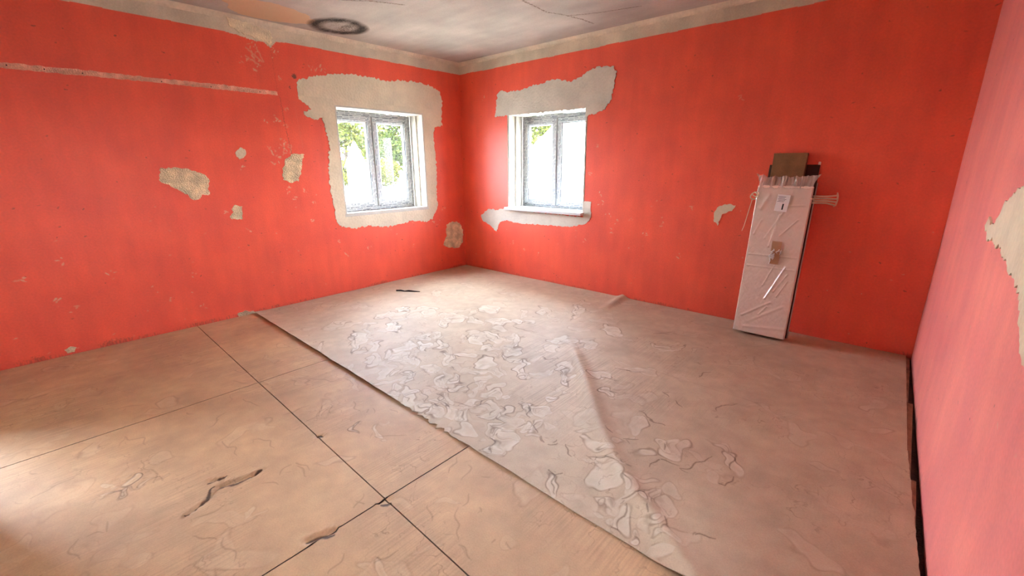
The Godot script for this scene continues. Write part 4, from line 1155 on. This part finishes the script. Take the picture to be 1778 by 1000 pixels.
func outdoors() -> void:
	var gst := tool()
	box(gst, Vector3(-110, -0.55, -110), Vector3(60, -0.32, 60), 0.0)
	M.yard = grained(Color(0.70, 0.68, 0.62), 0.12, 901, 0.15, 0.0)
	var gr := build(gst, "ground", M.yard)
	struct(gr, "pale bright yard outside the windows")
	var leaves := []
	for c in [Color(0.225, 0.235, 0.075), Color(0.19, 0.215, 0.07), Color(0.255, 0.25, 0.075)]:
		var m := plain(c, 0.8, 0.1)
		m.backlight = Color(0.16, 0.17, 0.04)
		m.cull_mode = BaseMaterial3D.CULL_DISABLED
		leaves.append(m)
	var protos := []
	for k in 3:
		protos.append(make_tree(1000 + k, [10.0, 11.0, 9.0][k], [2.2, 2.3, 2.1][k], leaves[k]))
	var rng := RandomNumberGenerator.new(); rng.seed = 5
	# angle seen from the room, distance, kind, label
	var spots := [[28.5, 49.0, 0, "yellow green broadleaf tree rising behind the gabled hut"], [35.5, 50.0, 1, "broad green tree behind the slim wooden pole"], [21.5, 49.0, 2, "low yellow green tree on the yard edge, past the hut from the pole"],
		[42.5, 50.0, 0, "yellow green tree on the yard edge, past the pole from the hut"], [25.0, 64.0, 1, "far green tree showing through the gap past the hut"], [32.0, 63.0, 2, "far yellow tree filling the gap between hut and pole"], [39.0, 64.0, 1, "far green tree showing through the gap past the pole"]]
	for k in spots.size():
		var o: Node3D = protos[k] if k < 3 else protos[spots[k][2]].duplicate()
		if k >= 3:
			o.name = numbered("broadleaf_tree", self)
			add_child(o, true)
		var t := deg_to_rad(spots[k][0])
		o.position = Vector3(5.02 - cos(t) * spots[k][1], -0.33, 4.53 - sin(t) * spots[k][1])
		o.rotation.y = rng.randf() * TAU
		tag(o, spots[k][3], "tree", "trees beyond the yard")
	var tb: Node3D = protos[0].duplicate()
	tb.name = numbered("broadleaf_tree", self)
	add_child(tb, true)
	tb.position = Vector3(5.02 - cos(deg_to_rad(51.6)) * 46.0, -0.33, 4.53 - sin(deg_to_rad(51.6)) * 46.0)
	tag(tb, "green tree rising behind the white garage, seen through the window with sill board", "tree", "")
	tb.remove_meta("group")
	# gabled garden hut
	M.white_wall = grained(Color(0.86, 0.85, 0.82), 0.06, 921, 0.5, 0.0)
	M.pale_roof = grained(Color(0.74, 0.74, 0.74), 0.08, 931, 0.5, 0.0)
	M.grey_wood = grained(Color(0.60, 0.58, 0.55), 0.2, 941, 0.8, 0.0)
	M.dark_wood = grained(Color(0.10, 0.09, 0.08), 0.2, 951, 0.8, 0.0)
	var ht := deg_to_rad(29.45)
	var hut := base("garden_hut", Vector3(5.02 - cos(ht) * 34.0, -0.33, 4.53 - sin(ht) * 34.0))
	hut.rotation.y = PI / 2.0 - ht
	gable(hut, 1.25, 1.6, 1.9, 3.35, M.white_wall, M.pale_roof)
	for s in [-1.0, 1.0]:
		var vb := tool()
		tube(vb, [Vector3(s * 0.75, 1.62, 0.9), Vector3(0, 3.42, 0.9)], [0.035], 4)
		build(vb, "verge_board", M.dark_wood, hut)
	var bm := tool()
	box(bm, Vector3(-0.62, 1.86, 0.82), Vector3(0.62, 1.92, 0.86), 0.01)
	build(bm, "tie_beam", M.dark_wood, hut)
	for k in 6:
		var ps := tool()
		box(ps, Vector3(0.0 + k * 0.2 - 0.02, 0.0, 1.3), Vector3(0.0 + k * 0.2 + 0.02, 1.6 - 0.1 * (k % 2), 1.36), 0.01)
		build(ps, "porch_post", M.dark_wood, hut)
	tag(hut, "small pale gabled hut with porch posts standing in the yard", "hut")
	var pole := tool()
	tube(pole, [Vector3(0, -0.2, 0), Vector3(0, 3.6, 0)], [0.05, 0.04], 8)
	var po := build(pole, "wooden_pole", M.dark_wood)
	var pt := deg_to_rad(33.6)
	po.position = Vector3(5.02 - cos(pt) * 38.0, -0.33, 4.53 - sin(pt) * 38.0)
	tag(po, "slim wooden pole standing in front of the trees", "pole")
	# clipped shrubs along the far edge of the yard
	var sh_labels := ["rounded yellow green shrub behind the gabled hut", "rounded yellow green shrub between the hut and the slim pole", "rounded yellow green shrub beside the slim pole", "rounded yellow green shrub past the slim pole, clear of the hut"]
	var shrub0: Node3D = null
	for k in 4:
		var o: Node3D
		if k == 0:
			o = base("garden_shrub")
			var r2 := RandomNumberGenerator.new(); r2.seed = 77
			var sst := tool()
			for j in 5:
				tube(sst, [Vector3(0, -0.1, 0), Vector3(r2.randf_range(-0.8, 0.8), 1.6, r2.randf_range(-0.8, 0.8))], [0.05, 0.02], 5)
			build(sst, "stems", M.bark, o)
			var lv := tool()
			for j in 4200:
				var d := Vector3(r2.randfn(), r2.randfn(), r2.randfn()).normalized() * pow(r2.randf(), 0.4)
				var q := Vector3(d.x * 1.45, 1.25 + d.y * 1.25, d.z * 1.3)
				var bs := Basis.from_euler(Vector3(r2.randf() * TAU, r2.randf() * TAU, r2.randf() * TAU))
				var l := r2.randf_range(0.07, 0.14)
				quad(lv, q - bs.x * l, q + bs.y * l * 0.6, q + bs.x * l, q - bs.y * l * 0.6, bs.z)
			build(lv, "foliage", leaves[2], o)
			shrub0 = o
		else:
			o = shrub0.duplicate()
			o.name = numbered("garden_shrub", self)
			add_child(o, true)
			o.rotation.y = k * 1.7
		var sa := deg_to_rad(28.6 + 4.3 * k)
		o.position = Vector3(5.02 - cos(sa) * 43.5, -0.33, 4.53 - sin(sa) * 43.5)
		tag(o, sh_labels[k], "shrub", "shrubs along the yard edge")
	# white garage beyond the second window
	var ga := deg_to_rad(55.0)
	var hs := base("white_garage", Vector3(5.02 - cos(ga) * 29.0, -0.33, 4.53 - sin(ga) * 29.0))
	hs.rotation.y = PI / 2.0 - ga
	gable(hs, 3.9, 6.0, 2.62, 4.55, M.white_wall, M.pale_roof)
	var gd := tool()
	box(gd, Vector3(-1.2, 0.02, 3.0), Vector3(1.2, 2.1, 3.04), 0.01)
	build(gd, "garage_door", M.white_plastic, hs)
	tag(hs, "low white rendered garage with gabled roof outside the window with sill board", "garage")

func gable(root: Node3D, w: float, d: float, eave: float, ridge: float, wm: Material, rm: Material) -> void:
	var st := tool()
	var x := w / 2.0
	var z := d / 2.0
	for s in [-1.0, 1.0]:
		quad(st, Vector3(-x, 0, s * z), Vector3(x, 0, s * z), Vector3(x, eave, s * z), Vector3(-x, eave, s * z), Vector3(0, 0, s))
		tri(st, Vector3(-x, eave, s * z), Vector3(x, eave, s * z), Vector3(0, ridge, s * z), Vector3(0, 0, s))
		quad(st, Vector3(s * x, 0, -z), Vector3(s * x, 0, z), Vector3(s * x, eave, z), Vector3(s * x, eave, -z), Vector3(s, 0, 0))
	build(st, "wall", wm, root)
	for s in [-1.0, 1.0]:
		var rf := tool()
		var e := Vector3(s * x * 1.12, eave - (ridge - eave) * 0.12, 0)
		var t := Vector3(0, ridge + 0.02, 0)
		var up := Vector3(s * (ridge - eave), x, 0).normalized() * 0.08
		var f := Vector3(0, 0, z * 1.1)
		quad(rf, e - f + up, e + f + up, t + f + up, t - f + up, up)
		quad(rf, e - f, e + f, t + f, t - f, -up)
		quad(rf, e - f, e + f, e + f + up, e - f + up, Vector3(s, -0.3, 0))
		for k in [-1.0, 1.0]:
			quad(rf, e + f * k, t + f * k, t + f * k + up, e + f * k + up, Vector3(0, 0, k))
		build(rf, "roof_slope", rm, root)
